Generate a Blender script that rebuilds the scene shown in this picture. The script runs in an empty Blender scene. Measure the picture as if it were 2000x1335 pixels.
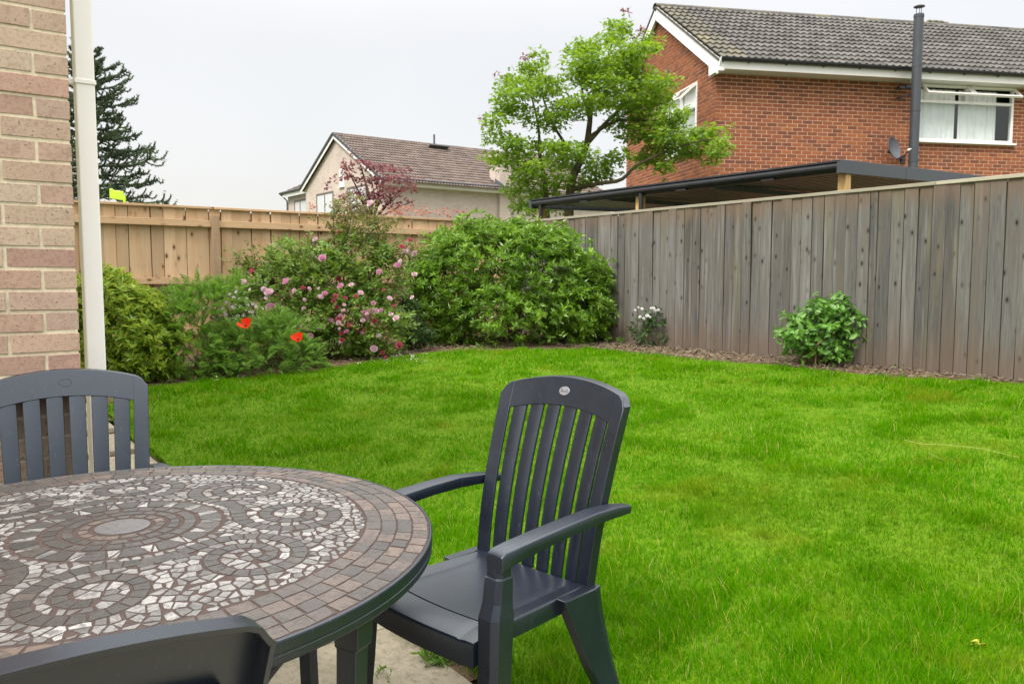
import bpy, math, random
import numpy as np
from mathutils import Vector, Matrix

R = math.radians
rnd = random.Random(7)
rng = np.random.default_rng(7)
scene = bpy.context.scene
col = scene.collection

# ------------------------------------------------------------------ camera
CAM_H, PITCH, FPX = 1.40, 0.0795, 1570.0
cam = bpy.data.cameras.new('camera')
cam.sensor_width = 36.0
cam.lens = FPX / 2000.0 * 36.0
cam.clip_start, cam.clip_end = 0.05, 3000
cam.dof.use_dof = True
cam.dof.focus_distance = 2.5
cam.dof.aperture_fstop = 16.0
cam_o = bpy.data.objects.new('camera', cam)
cam_o.location = (0, 0, CAM_H)
cam_o.rotation_euler = (math.pi / 2 - PITCH, 0, 0)
col.objects.link(cam_o)
scene.camera = cam_o

# ------------------------------------------------------------------ sky, sun, exposure
SUN_EL, SUN_AZ = R(52), R(215)      # azimuth: direction the light comes from, measured from +Y clockwise
world = bpy.data.worlds.new('World')
scene.world = world
world.use_nodes = True
wt = world.node_tree
wt.nodes.clear()
def wn(t, **k):
    n = wt.nodes.new(t)
    for a, b in k.items(): setattr(n, a, b)
    return n
sky = wn('ShaderNodeTexSky', sky_type='NISHITA', sun_disc=False, sun_elevation=SUN_EL, sun_rotation=SUN_AZ,
         air_density=1.0, dust_density=4.0, ozone_density=1.0)
bg1 = wn('ShaderNodeBackground'); bg1.inputs['Strength'].default_value = 0.03
wt.links.new(sky.outputs[0], bg1.inputs['Color'])
# overcast cloud deck: bright grey-white, brighter towards the zenith as overcast skies are
tc = wn('ShaderNodeTexCoord'); sep = wn('ShaderNodeSeparateXYZ')
wt.links.new(tc.outputs['Generated'], sep.inputs[0])
mr = wn('ShaderNodeMapRange', interpolation_type='SMOOTHSTEP')
mr.inputs['From Min'].default_value = 0.25; mr.inputs['From Max'].default_value = 1.0
mr.inputs['To Min'].default_value = 0.39; mr.inputs['To Max'].default_value = 2.3
wt.links.new(sep.outputs['Z'], mr.inputs['Value'])
ns = wn('ShaderNodeTexNoise'); ns.inputs['Scale'].default_value = 2.2; ns.inputs['Detail'].default_value = 5
wt.links.new(tc.outputs['Generated'], ns.inputs['Vector'])
mr2 = wn('ShaderNodeMapRange'); mr2.inputs['From Min'].default_value = .3; mr2.inputs['From Max'].default_value = .7
mr2.inputs['To Min'].default_value = .96; mr2.inputs['To Max'].default_value = 1.04
wt.links.new(ns.outputs['Fac'], mr2.inputs['Value'])
mul = wn('ShaderNodeMath', operation='MULTIPLY')
wt.links.new(mr.outputs[0], mul.inputs[0]); wt.links.new(mr2.outputs[0], mul.inputs[1])
bg2 = wn('ShaderNodeBackground'); bg2.inputs['Color'].default_value = (1.0, 0.965, 0.92, 1)
wt.links.new(mul.outputs[0], bg2.inputs['Strength'])
ads = wn('ShaderNodeAddShader'); wo = wn('ShaderNodeOutputWorld')
wt.links.new(bg1.outputs[0], ads.inputs[0]); wt.links.new(bg2.outputs[0], ads.inputs[1])
wt.links.new(ads.outputs[0], wo.inputs['Surface'])

sun = bpy.data.lights.new('sun', 'SUN')
sun.energy = 1.5; sun.angle = R(14); sun.color = (1.0, 0.95, 0.88)
sun_o = bpy.data.objects.new('sun', sun)
sd = Vector((math.sin(SUN_AZ) * math.cos(SUN_EL), math.cos(SUN_AZ) * math.cos(SUN_EL), math.sin(SUN_EL)))
sun_o.rotation_euler = sd.to_track_quat('Z', 'Y').to_euler()
col.objects.link(sun_o)

vs = scene.view_settings
vs.view_transform = 'Standard'; vs.look = 'None'; vs.gamma = 1; vs.use_curve_mapping = False
vs.exposure = 1.0
scene.cycles.max_bounces = 8
scene.cycles.transparent_max_bounces = 8

# ------------------------------------------------------------------ the site survey: a calibrated camera
_f = np.array([0, math.cos(PITCH), -math.sin(PITCH)]); _u = np.array([0, math.sin(PITCH), math.cos(PITCH)])
EYE = np.array([0, 0, CAM_H])
def ray(x, y): return np.array([1., 0, 0]) * (x - 1000) / FPX - _u * (y - 667.5) / FPX + _f
def atY(x, y, Y): d = ray(x, y); return EYE + d * Y / d[1]
def onplane(x, y, o, n):
    d = ray(x, y); n = np.asarray(n, float)
    return EYE + d * (np.dot(np.asarray(o, float) - EYE, n) / np.dot(d, n))
A0 = 0.63
U = np.array([-math.sin(A0), math.cos(A0), 0]); V = np.array([math.cos(A0), math.sin(A0), 0]); Z = np.array([0, 0, 1.])
def w(u, v, z=0.): return U * u + V * v + Z * z
def uv(p): return float(np.dot(p, U)), float(np.dot(p, V))
def edge_v(u): return 1.5 - .045 * (u - 2.3)                 # where paving meets lawn
def gz(u, v):
    tv = np.clip((v - edge_v(u)) / 6.38, 0, 1)
    s = np.clip((u - 4.) / 6.5, 0, 1); s = s * s * (3 - 2 * s)
    return .475 * np.clip(tv + .55 * s, 0, 1)
def gp(x, y):                                                # pixel -> point on the ground
    d = ray(x, y); s = .5
    while s < 60:
        q = EYE + d * s
        if q[2] < gz(*uv(q)): break
        s += .01
    return q
def project(p):
    d = np.asarray(p, float) - EYE; k = d @ _f
    return np.stack([1000 + FPX * d[..., 0] / k, 667.5 - FPX * (d @ _u) / k, k], -1)

# ------------------------------------------------------------------ mesh helpers
class MB:
    def __init__(self): self.V = []; self.F = []; self.n = 0
    def add(self, V, F):
        V = np.asarray(V, float).reshape(-1, 3)
        self.V.append(V)
        for f in (F if isinstance(F, list) else [F]):
            self.F.append(np.asarray(f, int) + self.n)
        self.n += len(V)
        return self
def make_mesh(name, V, F, mat=None, smooth=False):
    V = np.asarray(V, np.float32).reshape(-1, 3)
    F = F if isinstance(F, list) else [F]
    arrs = []
    for f in F:
        f = np.asarray(f, np.int32)
        if f.size: arrs.append(f.reshape(1, -1) if f.ndim == 1 else f)
    me = bpy.data.meshes.new(name)
    me.vertices.add(len(V)); me.vertices.foreach_set('co', V.ravel())
    nl = sum(a.size for a in arrs); npoly = sum(len(a) for a in arrs)
    me.loops.add(nl); me.polygons.add(npoly)
    me.loops.foreach_set('vertex_index', np.concatenate([a.ravel() for a in arrs]))
    tot = np.concatenate([np.full(len(a), a.shape[1], np.int32) for a in arrs])
    st = np.concatenate([[0], np.cumsum(tot)[:-1]]).astype(np.int32)
    me.polygons.foreach_set('loop_start', st)
    me.polygons.foreach_set('use_smooth', np.full(npoly, bool(smooth)))
    me.update(calc_edges=True)
    if mat: me.materials.append(mat)
    return me
def link(o, parent=None):
    col.objects.link(o)
    if parent: o.parent = parent
    return o
WLOC = {}                                                    # world base of things built from world coordinates
def obj(name, mb, mat, parent=None, smooth=False, bevel=0, seg=2, kind=None, label=None, world=True):
    V = np.concatenate(mb.V)
    p = parent
    off = np.zeros(3)
    while p is not None:
        off = off + np.array(p.location); p = p.parent
    if world: V = V - off
    o = bpy.data.objects.new(name, make_mesh(name, V, mb.F, mat, smooth))
    link(o, parent)
    if bevel:
        m = o.modifiers.new('bevel', 'BEVEL'); m.width = bevel; m.segments = seg; m.limit_method = 'ANGLE'; m.angle_limit = R(35)
        m.harden_normals = bool(smooth)
    if smooth and not bevel: o.data.set_sharp_from_angle(angle=R(40))
    if kind: o['kind'] = kind
    if label: o['label'] = label
    return o
def thing(name, label, cat, loc=(0, 0, 0), group=None, rz=0):
    o = bpy.data.objects.new(name, None); link(o)
    o.empty_display_size = .1
    o.location = [float(c) for c in loc]; o.rotation_euler = (0, 0, rz)
    return tag(o, label, cat, group)
def tag(o, label, cat, group=None):
    o['label'] = label; o['category'] = cat
    if group: o['group'] = group
    return o
def struct(o): o['kind'] = 'structure'; return o
def box_axes(c, ax, ay, az):
    c, ax, ay, az = [np.asarray(q, float) for q in (c, ax, ay, az)]
    V = [c + sx * ax + sy * ay + sz * az for sz in (-1, 1) for sy in (-1, 1) for sx in (-1, 1)]
    F = np.array([[0, 2, 3, 1], [4, 5, 7, 6], [0, 1, 5, 4], [2, 6, 7, 3], [0, 4, 6, 2], [1, 3, 7, 5]])
    return V, F
def box(x0, x1, y0, y1, z0, z1):
    return box_axes(((x0 + x1) / 2, (y0 + y1) / 2, (z0 + z1) / 2), ((x1 - x0) / 2, 0, 0), (0, (y1 - y0) / 2, 0), (0, 0, (z1 - z0) / 2))
def beam(a, b, wd, ht, up=Z):
    a = np.asarray(a, float); b = np.asarray(b, float); d = b - a; L = np.linalg.norm(d); d /= L
    s = np.cross(d, up); s /= np.linalg.norm(s); t = np.cross(s, d)
    return box_axes((a + b) / 2, d * L / 2, s * wd / 2, t * ht / 2)
def loft(secs, cap=True, closed=True):
    S = np.asarray(secs, float); m, k = S.shape[:2]
    V = S.reshape(-1, 3); F = []
    kk = k if closed else k - 1
    i, j = np.meshgrid(np.arange(m - 1), np.arange(kk), indexing='ij')
    i = i.ravel(); j = j.ravel(); j2 = (j + 1) % k
    F.append(np.stack([i * k + j, i * k + j2, (i + 1) * k + j2, (i + 1) * k + j], 1))
    if cap and closed:
        F.append(np.arange(k)[::-1].reshape(1, -1)); F.append(((m - 1) * k + np.arange(k)).reshape(1, -1))
    return V, F
def tube(path, rad, n=8, cap=True):
    P = np.asarray(path, float); m = len(P)
    rad = np.broadcast_to(np.asarray(rad, float), (m,))
    T = np.gradient(P, axis=0); T /= np.linalg.norm(T, axis=1)[:, None] + 1e-9
    ref = np.array([0, 0, 1.]) if abs(T[0][2]) < .9 else np.array([1., 0, 0])
    secs = []
    s = np.cross(T[0], ref); s /= np.linalg.norm(s)
    for i in range(m):
        s = s - T[i] * np.dot(s, T[i]); s /= np.linalg.norm(s) + 1e-9
        t = np.cross(T[i], s)
        a = np.arange(n) * 2 * math.pi / n
        secs.append(P[i] + rad[i] * (np.cos(a)[:, None] * s + np.sin(a)[:, None] * t))
    return loft(secs, cap)
def lathe(prof, n=64, c=(0, 0, 0)):
    prof = np.asarray(prof, float); a = np.arange(n) * 2 * math.pi / n
    S = np.stack([np.stack([p[0] * np.cos(a), p[0] * np.sin(a), np.full(n, p[1])], 1) for p in prof]) + np.asarray(c, float)
    return loft(S, cap=True)
def grid(P):
    P = np.asarray(P, float); m, n = P.shape[:2]
    i, j = np.meshgrid(np.arange(m - 1), np.arange(n - 1), indexing='ij'); i = i.ravel(); j = j.ravel()
    return P.reshape(-1, 3), np.stack([i * n + j, (i + 1) * n + j, (i + 1) * n + j + 1, i * n + j + 1], 1)
def grid_solid(Fr, Bk):
    Fr = np.asarray(Fr, float); Bk = np.asarray(Bk, float); m, n = Fr.shape[:2]; N = m * n
    V1, F1 = grid(Fr); V2, F2 = grid(Bk)
    bd = [(0, j) for j in range(n)] + [(i, n - 1) for i in range(1, m)] + [(m - 1, j) for j in range(n - 2, -1, -1)] + [(i, 0) for i in range(m - 2, 0, -1)]
    b = np.array([i * n + j for i, j in bd]); b2 = np.roll(b, -1)
    return np.concatenate([V1, V2]), [F1, F2[:, ::-1] + N, np.stack([b, b2, b2 + N, b + N], 1)]
def chamfer_box(sx, sy, sz, c, jit=0, seed=0):
    r = np.random.default_rng(seed)
    h = np.array([sx, sy, sz]) / 2; V = []; idx = {}
    for ix in (-1, 1):
        for iy in (-1, 1):
            for iz in (-1, 1):
                s = np.array([ix, iy, iz]); jj = r.normal(0, jit, 3) if jit else 0
                for a in range(3):
                    p = s * (h - c); p = p.astype(float); p[a] = s[a] * h[a]
                    idx[(ix, iy, iz, a)] = len(V); V.append(p + jj)
    Q = []; T = []
    for a in range(3):
        b, c2 = [k for k in range(3) if k != a]
        for s in (-1, 1):
            f = []
            for sb, sc in ((-1, -1), (1, -1), (1, 1), (-1, 1)):
                k = [0, 0, 0]; k[a] = s; k[b] = sb; k[c2] = sc; f.append(idx[(*k, a)])
            Q.append(f if (s == 1) == (a != 1) else f[::-1])
    for a in range(3):
        b, c2 = [k for k in range(3) if k != a]
        for sb in (-1, 1):
            for sc in (-1, 1):
                k0 = [0, 0, 0]; k0[b] = sb; k0[c2] = sc; k1 = list(k0); k0[a] = -1; k1[a] = 1
                f = [idx[(*k0, b)], idx[(*k1, b)], idx[(*k1, c2)], idx[(*k0, c2)]]
                Q.append(f if (sb * sc == 1) == (a == 1) else f[::-1])
    for k in idx:
        if k[3] == 0:
            s = k[:3]; f = [idx[(*s, 0)], idx[(*s, 1)], idx[(*s, 2)]]
            T.append(f if s[0] * s[1] * s[2] > 0 else f[::-1])
    return np.array(V), [np.array(Q), np.array(T)]

def mat4(o, X, Y, Zz): return np.array([[X[0], Y[0], Zz[0], o[0]], [X[1], Y[1], Zz[1], o[1]], [X[2], Y[2], Zz[2], o[2]], [0, 0, 0, 1.]])
def pieces(name, rest_name, parent, variants, items, mat, limit=300, smooth=False):
    """items: (variant index, 4x4 world matrix). The largest-seen `limit` become parts, the rest one joined part."""
    if not items: return
    P = np.array([m[:3, 3] for _, m in items]); q = project(P)
    inv = (q[:, 2] > .1) & (q[:, 0] > -30) & (q[:, 0] < 2030) & (q[:, 1] > -30) & (q[:, 1] < 1365)
    order = sorted(range(len(items)), key=lambda i: (not inv[i], np.linalg.norm(P[i] - EYE)))
    base = np.array(parent.location)
    p = parent.parent
    while p is not None: base = base + np.array(p.location); p = p.parent
    ms = [make_mesh(name, v[0], v[1], mat, smooth) for v in variants]
    for i in order[:limit]:
        k, m = items[i]
        o = bpy.data.objects.new(name, ms[k]); M = m.copy(); M[:3, 3] -= base
        link(o, parent); o.matrix_basis = Matrix(M.tolist())
    if len(order) > limit:
        mb = MB()
        for i in order[limit:]:
            k, m = items[i]; v = variants[k]
            mb.add(v[0] @ m[:3, :3].T + m[:3, 3], v[1])
        obj(rest_name, mb, mat, parent, smooth, kind='stuff')

# ------------------------------------------------------------------ materials
class NT:
    def __init__(s, name):
        s.m = bpy.data.materials.new(name); s.m.use_nodes = True; s.t = s.m.node_tree; s.t.nodes.clear()
        s.out = s.n('ShaderNodeOutputMaterial')
    def n(s, t, **k):
        x = s.t.nodes.new(t)
        for a, b in k.items(): setattr(x, a, b)
        return x
    def l(s, a, b): s.t.links.new(a, b)
    def put(s, sock, v):
        if hasattr(v, 'links'): s.l(v, sock)
        else: sock.default_value = (*v, 1) if isinstance(v, tuple) and len(v) == 3 and sock.type == 'RGBA' else v
    def coord(s, which='Object', off=None, scale=None):
        c = s.n('ShaderNodeTexCoord').outputs[which]
        if off is not None: c = s.vm('ADD', c, off)
        if scale is not None: c = s.vm('MULTIPLY', c, scale)
        return c
    def vm(s, op, a, b):
        x = s.n('ShaderNodeVectorMath', operation=op); s.put(x.inputs[0], a); s.put(x.inputs[1], b); return x.outputs[0]
    def math(s, op, a, b=0., clamp=False):
        x = s.n('ShaderNodeMath', operation=op, use_clamp=clamp); s.put(x.inputs[0], a); s.put(x.inputs[1], b); return x.outputs[0]
    def noise(s, vec, scale=5., detail=3., rough=.55, dist=0.):
        x = s.n('ShaderNodeTexNoise'); s.put(x.inputs['Vector'], vec)
        x.inputs['Scale'].default_value = scale; x.inputs['Detail'].default_value = detail
        x.inputs['Roughness'].default_value = rough; x.inputs['Distortion'].default_value = dist
        return x.outputs['Fac']
    def ramp(s, fac, stops, interp='LINEAR'):
        x = s.n('ShaderNodeValToRGB'); e = x.color_ramp.elements; x.color_ramp.interpolation = interp
        while len(e) < len(stops): e.new(.5)
        for k, (p, c) in enumerate(stops):
            e[k].position = p; e[k].color = (*c, 1) if isinstance(c, tuple) else (c, c, c, 1)
        s.put(x.inputs[0], fac); return x.outputs[0]
    def mix(s, fac, a, b, mode='MIX'):
        x = s.n('ShaderNodeMix', data_type='RGBA', blend_type=mode)
        s.put(x.inputs[0], fac); s.put(x.inputs[6], a); s.put(x.inputs[7], b); return x.outputs[2]
    def mr(s, v, a, b, c, d, smooth=False):
        x = s.n('ShaderNodeMapRange'); x.clamp = True
        if smooth: x.interpolation_type = 'SMOOTHSTEP'
        s.put(x.inputs['Value'], v)
        for k, q in zip(('From Min', 'From Max', 'To Min', 'To Max'), (a, b, c, d)): x.inputs[k].default_value = q
        return x.outputs[0]
    def rand(s):
        a = s.n('ShaderNodeObjectInfo').outputs['Random']; b = s.n('ShaderNodeNewGeometry').outputs['Random Per Island']
        return s.math('FRACT', s.math('ADD', s.math('MULTIPLY', a, 7.31), b))
    def sepz(s, v, ax='Z'):
        x = s.n('ShaderNodeSeparateXYZ'); s.put(x.inputs[0], v); return x.outputs[ax]
    def bump(s, h, strength=.3, dist=.01):
        x = s.n('ShaderNodeBump'); x.inputs['Strength'].default_value = strength; x.inputs['Distance'].default_value = dist
        s.put(x.inputs['Height'], h); return x.outputs[0]
    def pbr(s, colr, rough=.6, bump=None, spec=.5, metal=0., cool=False):
        x = s.n('ShaderNodeBsdfPrincipled')
        s.put(x.inputs['Base Color'], colr); s.put(x.inputs['Roughness'], rough)
        x.inputs['Specular IOR Level'].default_value = spec; x.inputs['Metallic'].default_value = metal
        if bump is not None: s.l(bump, x.inputs['Normal'])
        if cool: x.inputs['Specular Tint'].default_value = (.86, .96, 1., 1)
        s.b = x
        return x.outputs[0]
    def done(s, sh): s.l(sh, s.out.inputs['Surface']); return s.m

def m_plain(name, c, rough=.5, spec=.5, metal=0., var=.06, nscale=6., bump=0., bscale=60.):
    t = NT(name); c3 = tuple(c)
    co = t.coord('Object')
    n = t.noise(co, nscale, 4)
    k = t.mr(n, .3, .7, 1 - var, 1 + var)
    cc = t.mix(1., c3, t.n('ShaderNodeCombineColor').outputs[0], 'MULTIPLY') if False else t.mix(t.mr(n, .3, .7, 0, 1), tuple(q * (1 - var) for q in c3), tuple(min(1, q * (1 + var)) for q in c3))
    b = t.bump(t.noise(co, bscale, 3), bump, .002) if bump else None
    return t.done(t.pbr(cc, t.mr(n, .3, .7, max(0, rough - .06), min(1, rough + .06)), b, spec, metal))

def m_brick(name, cols, speck=.35, bump=.4, dark=(.10, .07, .05)):
    t = NT(name); r = t.rand()
    off = t.math('MULTIPLY', r, 37.)
    cv = t.n('ShaderNodeCombineXYZ'); t.l(off, cv.inputs[0]); t.l(off, cv.inputs[1]); t.l(off, cv.inputs[2])
    co = t.vm('ADD', t.coord('Object'), cv.outputs[0])
    base = t.ramp(r, [(i / max(1, len(cols) - 1), c) for i, c in enumerate(cols)], 'LINEAR')
    n1 = t.noise(co, 9, 5, .6); n2 = t.noise(co, 70, 4, .65); n3 = t.noise(co, 160, 2)
    c = t.mix(t.mr(n1, .35, .75, 0, .38), base, tuple(q * .62 for q in cols[len(cols) // 2]))
    c = t.mix(t.mr(n2, .35, .75, 0, .3), c, tuple(min(1, q * 1.3) for q in cols[0]))
    c = t.mix(t.mr(n2, .50, .36, 0, .35), c, tuple(q * .6 for q in cols[1]))
    c = t.mix(t.mr(n2, .60, .66, 0, speck), c, dark)
    b = t.bump(t.math('ADD', n2, t.math('MULTIPLY', n3, .5)), bump, .004)
    return t.done(t.pbr(c, .9, b, .2))

def m_wood(name, c_lo, c_hi, c_knot, stain=None, top_stain=None, grain=1.0, axis='Z', warm=None, rough=.85, knots=True, algae=None, tone3=(.72, .95, 1.18), silver=None):
    """long axis of the piece is its local `axis`."""
    t = NT(name); r = t.rand()
    off = t.math('MULTIPLY', r, 53.)
    cv = t.n('ShaderNodeCombineXYZ')
    for k in range(3): t.l(off, cv.inputs[k])
    raw = t.coord('Object'); co = t.vm('ADD', raw, cv.outputs[0])
    st = {'Z': (44, 44, 1.6), 'X': (1.6, 44, 44)}[axis]
    g1 = t.noise(t.vm('MULTIPLY', co, st), 1.6, 6, .62, .5)
    g2 = t.noise(t.vm('MULTIPLY', co, tuple(q * 3.2 for q in st)), 1.8, 4, .6)
    blot = t.noise(t.vm('MULTIPLY', co, (5, 5, .9) if axis == 'Z' else (.9, 5, 5)), 1.0, 3)
    f = t.math('ADD', t.math('MULTIPLY', g1, .62), t.math('MULTIPLY', g2, .38))
    c = t.ramp(f, [(.30, c_lo), (.68, c_hi)])
    tone = t.ramp(t.math('FRACT', t.math('MULTIPLY', r, 5.7)), [(0, tone3[0]), (.5, tone3[1]), (1, tone3[2])])
    c = t.mix(1., c, tone, 'MULTIPLY')
    if warm: c = t.mix(t.mr(blot, .42, .68, 0, .75), c, warm)
    if silver: c = t.mix(t.mr(t.noise(t.vm('MULTIPLY', t.vm('ADD', co, (3.3, 8.1, 5.7)), (16, 16, .8)), 1.0, 4, .6), .52, .74, 0, .75), c, silver)
    if knots:
        kv = t.n('ShaderNodeTexVoronoi'); t.put(kv.inputs['Vector'], t.vm('ADD', t.vm('MULTIPLY', co, (11, 11, 6.) if axis == 'Z' else (6., 11, 11)), (0, 0, 0)))
        kv.inputs['Scale'].default_value = 1.; kd = kv.outputs['Distance']
        pick = t.math('GREATER_THAN', t.sepz(kv.outputs['Color'], 'X'), .38)
        c = t.mix(t.math('MULTIPLY', t.mr(kd, .10, .34, .7, 0, True), pick), c, c_knot)
        c = t.mix(t.math('MULTIPLY', t.mr(kd, .09, .16, .92, 0, True), pick), c, tuple(q * .22 for q in c_knot))
    z = t.sepz(raw, axis)
    if stain: c = t.mix(t.math('MULTIPLY', t.mr(t.math('ADD', z, t.math('MULTIPLY', blot, -.45)), -.15, .36, 1, 0, True), .62), c, stain)
    if top_stain: c = t.mix(t.math('MULTIPLY', t.mr(t.math('ADD', z, t.math('MULTIPLY', blot, .35)), 1.72, 1.98, 0, 1, True), .55), c, top_stain)
    if algae: c = t.mix(t.mr(t.noise(t.vm('MULTIPLY', co, (12, 12, .5)), 1.3, 2), .58, .72, 0, .45), c, algae)
    b = t.bump(f, .35, .004)
    return t.done(t.pbr(c, rough, b, .25))

def m_leaf(name, cols, rough=.45, trans=.35, spec=.4, patch=None):
    t = NT(name); r = t.rand()
    c = t.ramp(r, [(i / max(1, len(cols) - 1), q) for i, q in enumerate(cols)])
    pos = t.n('ShaderNodeNewGeometry').outputs['Position']
    n = t.noise(pos, 3.5, 3)
    c = t.mix(t.mr(n, .35, .68, 0, .5), c, cols[0] if patch is None else patch)
    n2 = t.noise(pos, 90, 2)
    c = t.mix(t.mr(n2, .3, .7, 0, .25), c, tuple(min(1, q * 1.35) for q in cols[-1]))
    p = t.pbr(c, rough, None, spec)
    tr = t.n('ShaderNodeBsdfTranslucent'); t.put(tr.inputs['Color'], t.mix(.5, c, tuple(min(1, q * 1.5) for q in cols[-1])))
    mx = t.n('ShaderNodeMixShader'); mx.inputs[0].default_value = trans
    t.l(p, mx.inputs[1]); t.l(tr.outputs[0], mx.inputs[2])
    return t.done(mx.outputs[0])

def m_grass():
    t = NT('grass_blade'); r = t.rand()
    pos = t.n('ShaderNodeNewGeometry').outputs['Position']
    c = t.ramp(r, [(0, (.028, .125, .0005)), (.35, (.047, .185, .0005)), (.7, (.080, .245, .0006)), (.90, (.135, .28, .002)), (.95, (.30, .30, .03)), (1, (.42, .38, .14))])
    n1 = t.noise(pos, .9, 3, .6); n2 = t.noise(pos, 3.2, 4, .6); n3 = t.noise(t.vm('ADD', pos, (31., 7., 3.)), 1.6, 4, .65)
    c = t.mix(t.mr(n1, .42, .66, 0, .30), c, (.06, .18, .003))
    c = t.mix(t.mr(n2, .55, .70, 0, .38), c, (.18, .27, .006))
    c = t.mix(t.mr(n3, .55, .68, 0, .55), c, (.23, .21, .015))
    n5 = t.noise(t.vm('ADD', pos, (41., 3., 19.)), 2.6, 4, .65)
    c = t.mix(t.mr(n5, .55, .70, 0, .3), c, (.026, .115, .001))
    n4 = t.noise(t.vm('ADD', pos, (3., 17., 9.)), 5.5, 3, .6)
    c = t.mix(t.mr(n4, .60, .72, 0, .3), c, (.085, .24, .02))
    p = t.pbr(c, .6, None, .0)
    tr = t.n('ShaderNodeBsdfTranslucent'); t.put(tr.inputs['Color'], t.mix(.5, c, (.13, .35, .001)))
    mx = t.n('ShaderNodeMixShader'); mx.inputs[0].default_value = .48
    t.l(p, mx.inputs[1]); t.l(tr.outputs[0], mx.inputs[2])
    return t.done(mx.outputs[0])

def m_soil(name, a, b, sc=9., bs=.8, bd=.03):
    t = NT(name); co = t.coord('Object')
    n = t.noise(co, sc, 8, .7); n2 = t.noise(co, sc * 6, 5, .7)
    c = t.mix(t.mr(n2, .3, .7, 0, 1), a, b); c = t.mix(t.mr(n, .4, .65, 0, .5), c, tuple(q * .6 for q in a))
    return t.done(t.pbr(c, .95, t.bump(t.math('ADD', n, n2), bs, bd), .15))

def m_paving():
    t = NT('paving_slab'); r = t.rand(); off = t.math('MULTIPLY', r, 19.)
    cv = t.n('ShaderNodeCombineXYZ')
    for k in range(3): t.l(off, cv.inputs[k])
    co = t.vm('ADD', t.coord('Object'), cv.outputs[0])
    n1 = t.noise(co, 2.4, 6, .65); n2 = t.noise(co, 22, 6, .7); n3 = t.noise(co, 120, 3, .7)
    c = t.mix(t.mr(n1, .35, .65, 0, 1), (.25, .22, .155), (.34, .30, .225))
    c = t.mix(t.mr(n2, .45, .64, 0, .75), c, (.17, .15, .10))
    c = t.mix(t.mr(n3, .62, .70, 0, .65), c, (.52, .47, .38))
    c = t.mix(t.mr(n1, .62, .72, 0, .35), c, (.17, .18, .07))
    return t.done(t.pbr(c, .85, t.bump(t.math('ADD', n2, n3), .5, .006), .25))

def m_tile(name, cols, marb):
    t = NT(name); r = t.rand(); off = t.math('MULTIPLY', r, 41.)
    cv = t.n('ShaderNodeCombineXYZ')
    for k in range(3): t.l(off, cv.inputs[k])
    co = t.vm('ADD', t.coord('Object'), cv.outputs[0])
    c = t.ramp(r, [(i / max(1, len(cols) - 1), q) for i, q in enumerate(cols)])
    n1 = t.noise(co, 38, 6, .72, 1.4); n2 = t.noise(co, 150, 4, .7)
    c = t.mix(t.mr(n1, .47, .63, 0, .8), c, marb)
    c = t.mix(t.mr(n1, .42, .30, 0, .5), c, tuple(min(1, q * 1.35) for q in cols[0]))
    c = t.mix(t.mr(n2, .52, .70, 0, .45), c, tuple(q * .55 for q in marb))
    return t.done(t.pbr(c, t.mr(n1, .3, .7, .38, .55), t.bump(n2, .15, .001), .45))

def m_plastic():
    t = NT('charcoal_plastic'); co = t.coord('Object')
    n = t.noise(co, 5, 4); sc = t.noise(t.vm('MULTIPLY', co, (60, 60, 9)), 2.2, 5, .7); gr = t.noise(co, 420, 2)
    c = t.mix(t.mr(n, .3, .7, 0, 1), (.0055, .0082, .0165), (.0085, .0125, .0235))
    c = t.mix(t.mr(sc, .60, .70, 0, .38), c, (.085, .09, .10))
    return t.done(t.pbr(c, t.mr(n, .3, .7, .25, .38), t.bump(gr, .10, .0008), .75, 0., True))

def m_rooftile(name, cols, moss=None):
    t = NT(name); r = t.rand(); pos = t.n('ShaderNodeNewGeometry').outputs['Position']
    c = t.ramp(r, [(i / max(1, len(cols) - 1), q) for i, q in enumerate(cols)])
    n = t.noise(pos, 14, 5, .7); n2 = t.noise(pos, .9, 3)
    c = t.mix(t.mr(n, .5, .7, 0, .55), c, tuple(min(1, q * 1.6) for q in cols[-1]))
    c = t.mix(t.mr(n2, .5, .7, 0, .3), c, cols[0])
    if moss: c = t.mix(t.mr(n, .62, .72, 0, .5), c, moss)
    return t.done(t.pbr(c, .9, None, .2))

def m_glass(name, tint=(.05, .06, .065)):
    t = NT(name)
    d = t.n('ShaderNodeBsdfTransparent'); d.inputs[0].default_value = (.93, .95, .95, 1)
    g = t.n('ShaderNodeBsdfGlossy'); g.inputs['Roughness'].default_value = .03
    fr = t.n('ShaderNodeLayerWeight'); fr.inputs[0].default_value = .5
    mx = t.n('ShaderNodeMixShader'); t.l(t.math('ADD', t.math('MULTIPLY', t.math('POWER', fr.outputs['Facing'], 4.), .5), .05), mx.inputs[0]); t.l(d.outputs[0], mx.inputs[1]); t.l(g.outputs[0], mx.inputs[2])
    return t.done(mx.outputs[0])

def m_rough_wall(name, a, b, mort, bw=.225, bh=.075):
    """masonry too far away to tell its bricks apart"""
    t = NT(name); n = t.n('ShaderNodeTexBrick'); co = t.coord('UV')
    t.put(n.inputs['Vector'], co)
    n.inputs['Color1'].default_value = (*a, 1); n.inputs['Color2'].default_value = (*b, 1); n.inputs['Mortar'].default_value = (*mort, 1)
    n.inputs['Scale'].default_value = 1; n.inputs['Brick Width'].default_value = bw; n.inputs['Row Height'].default_value = bh
    n.inputs['Mortar Size'].default_value = .012; n.inputs['Mortar Smooth'].default_value = .3; n.inputs['Bias'].default_value = 0
    pos = t.n('ShaderNodeNewGeometry').outputs['Position']
    c = t.mix(t.mr(t.noise(pos, 1.3, 5, .7), .35, .68, 0, .45), n.outputs['Color'], tuple(min(1, q * 1.25) for q in b))
    return t.done(t.pbr(c, .9, None, .2))

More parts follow.
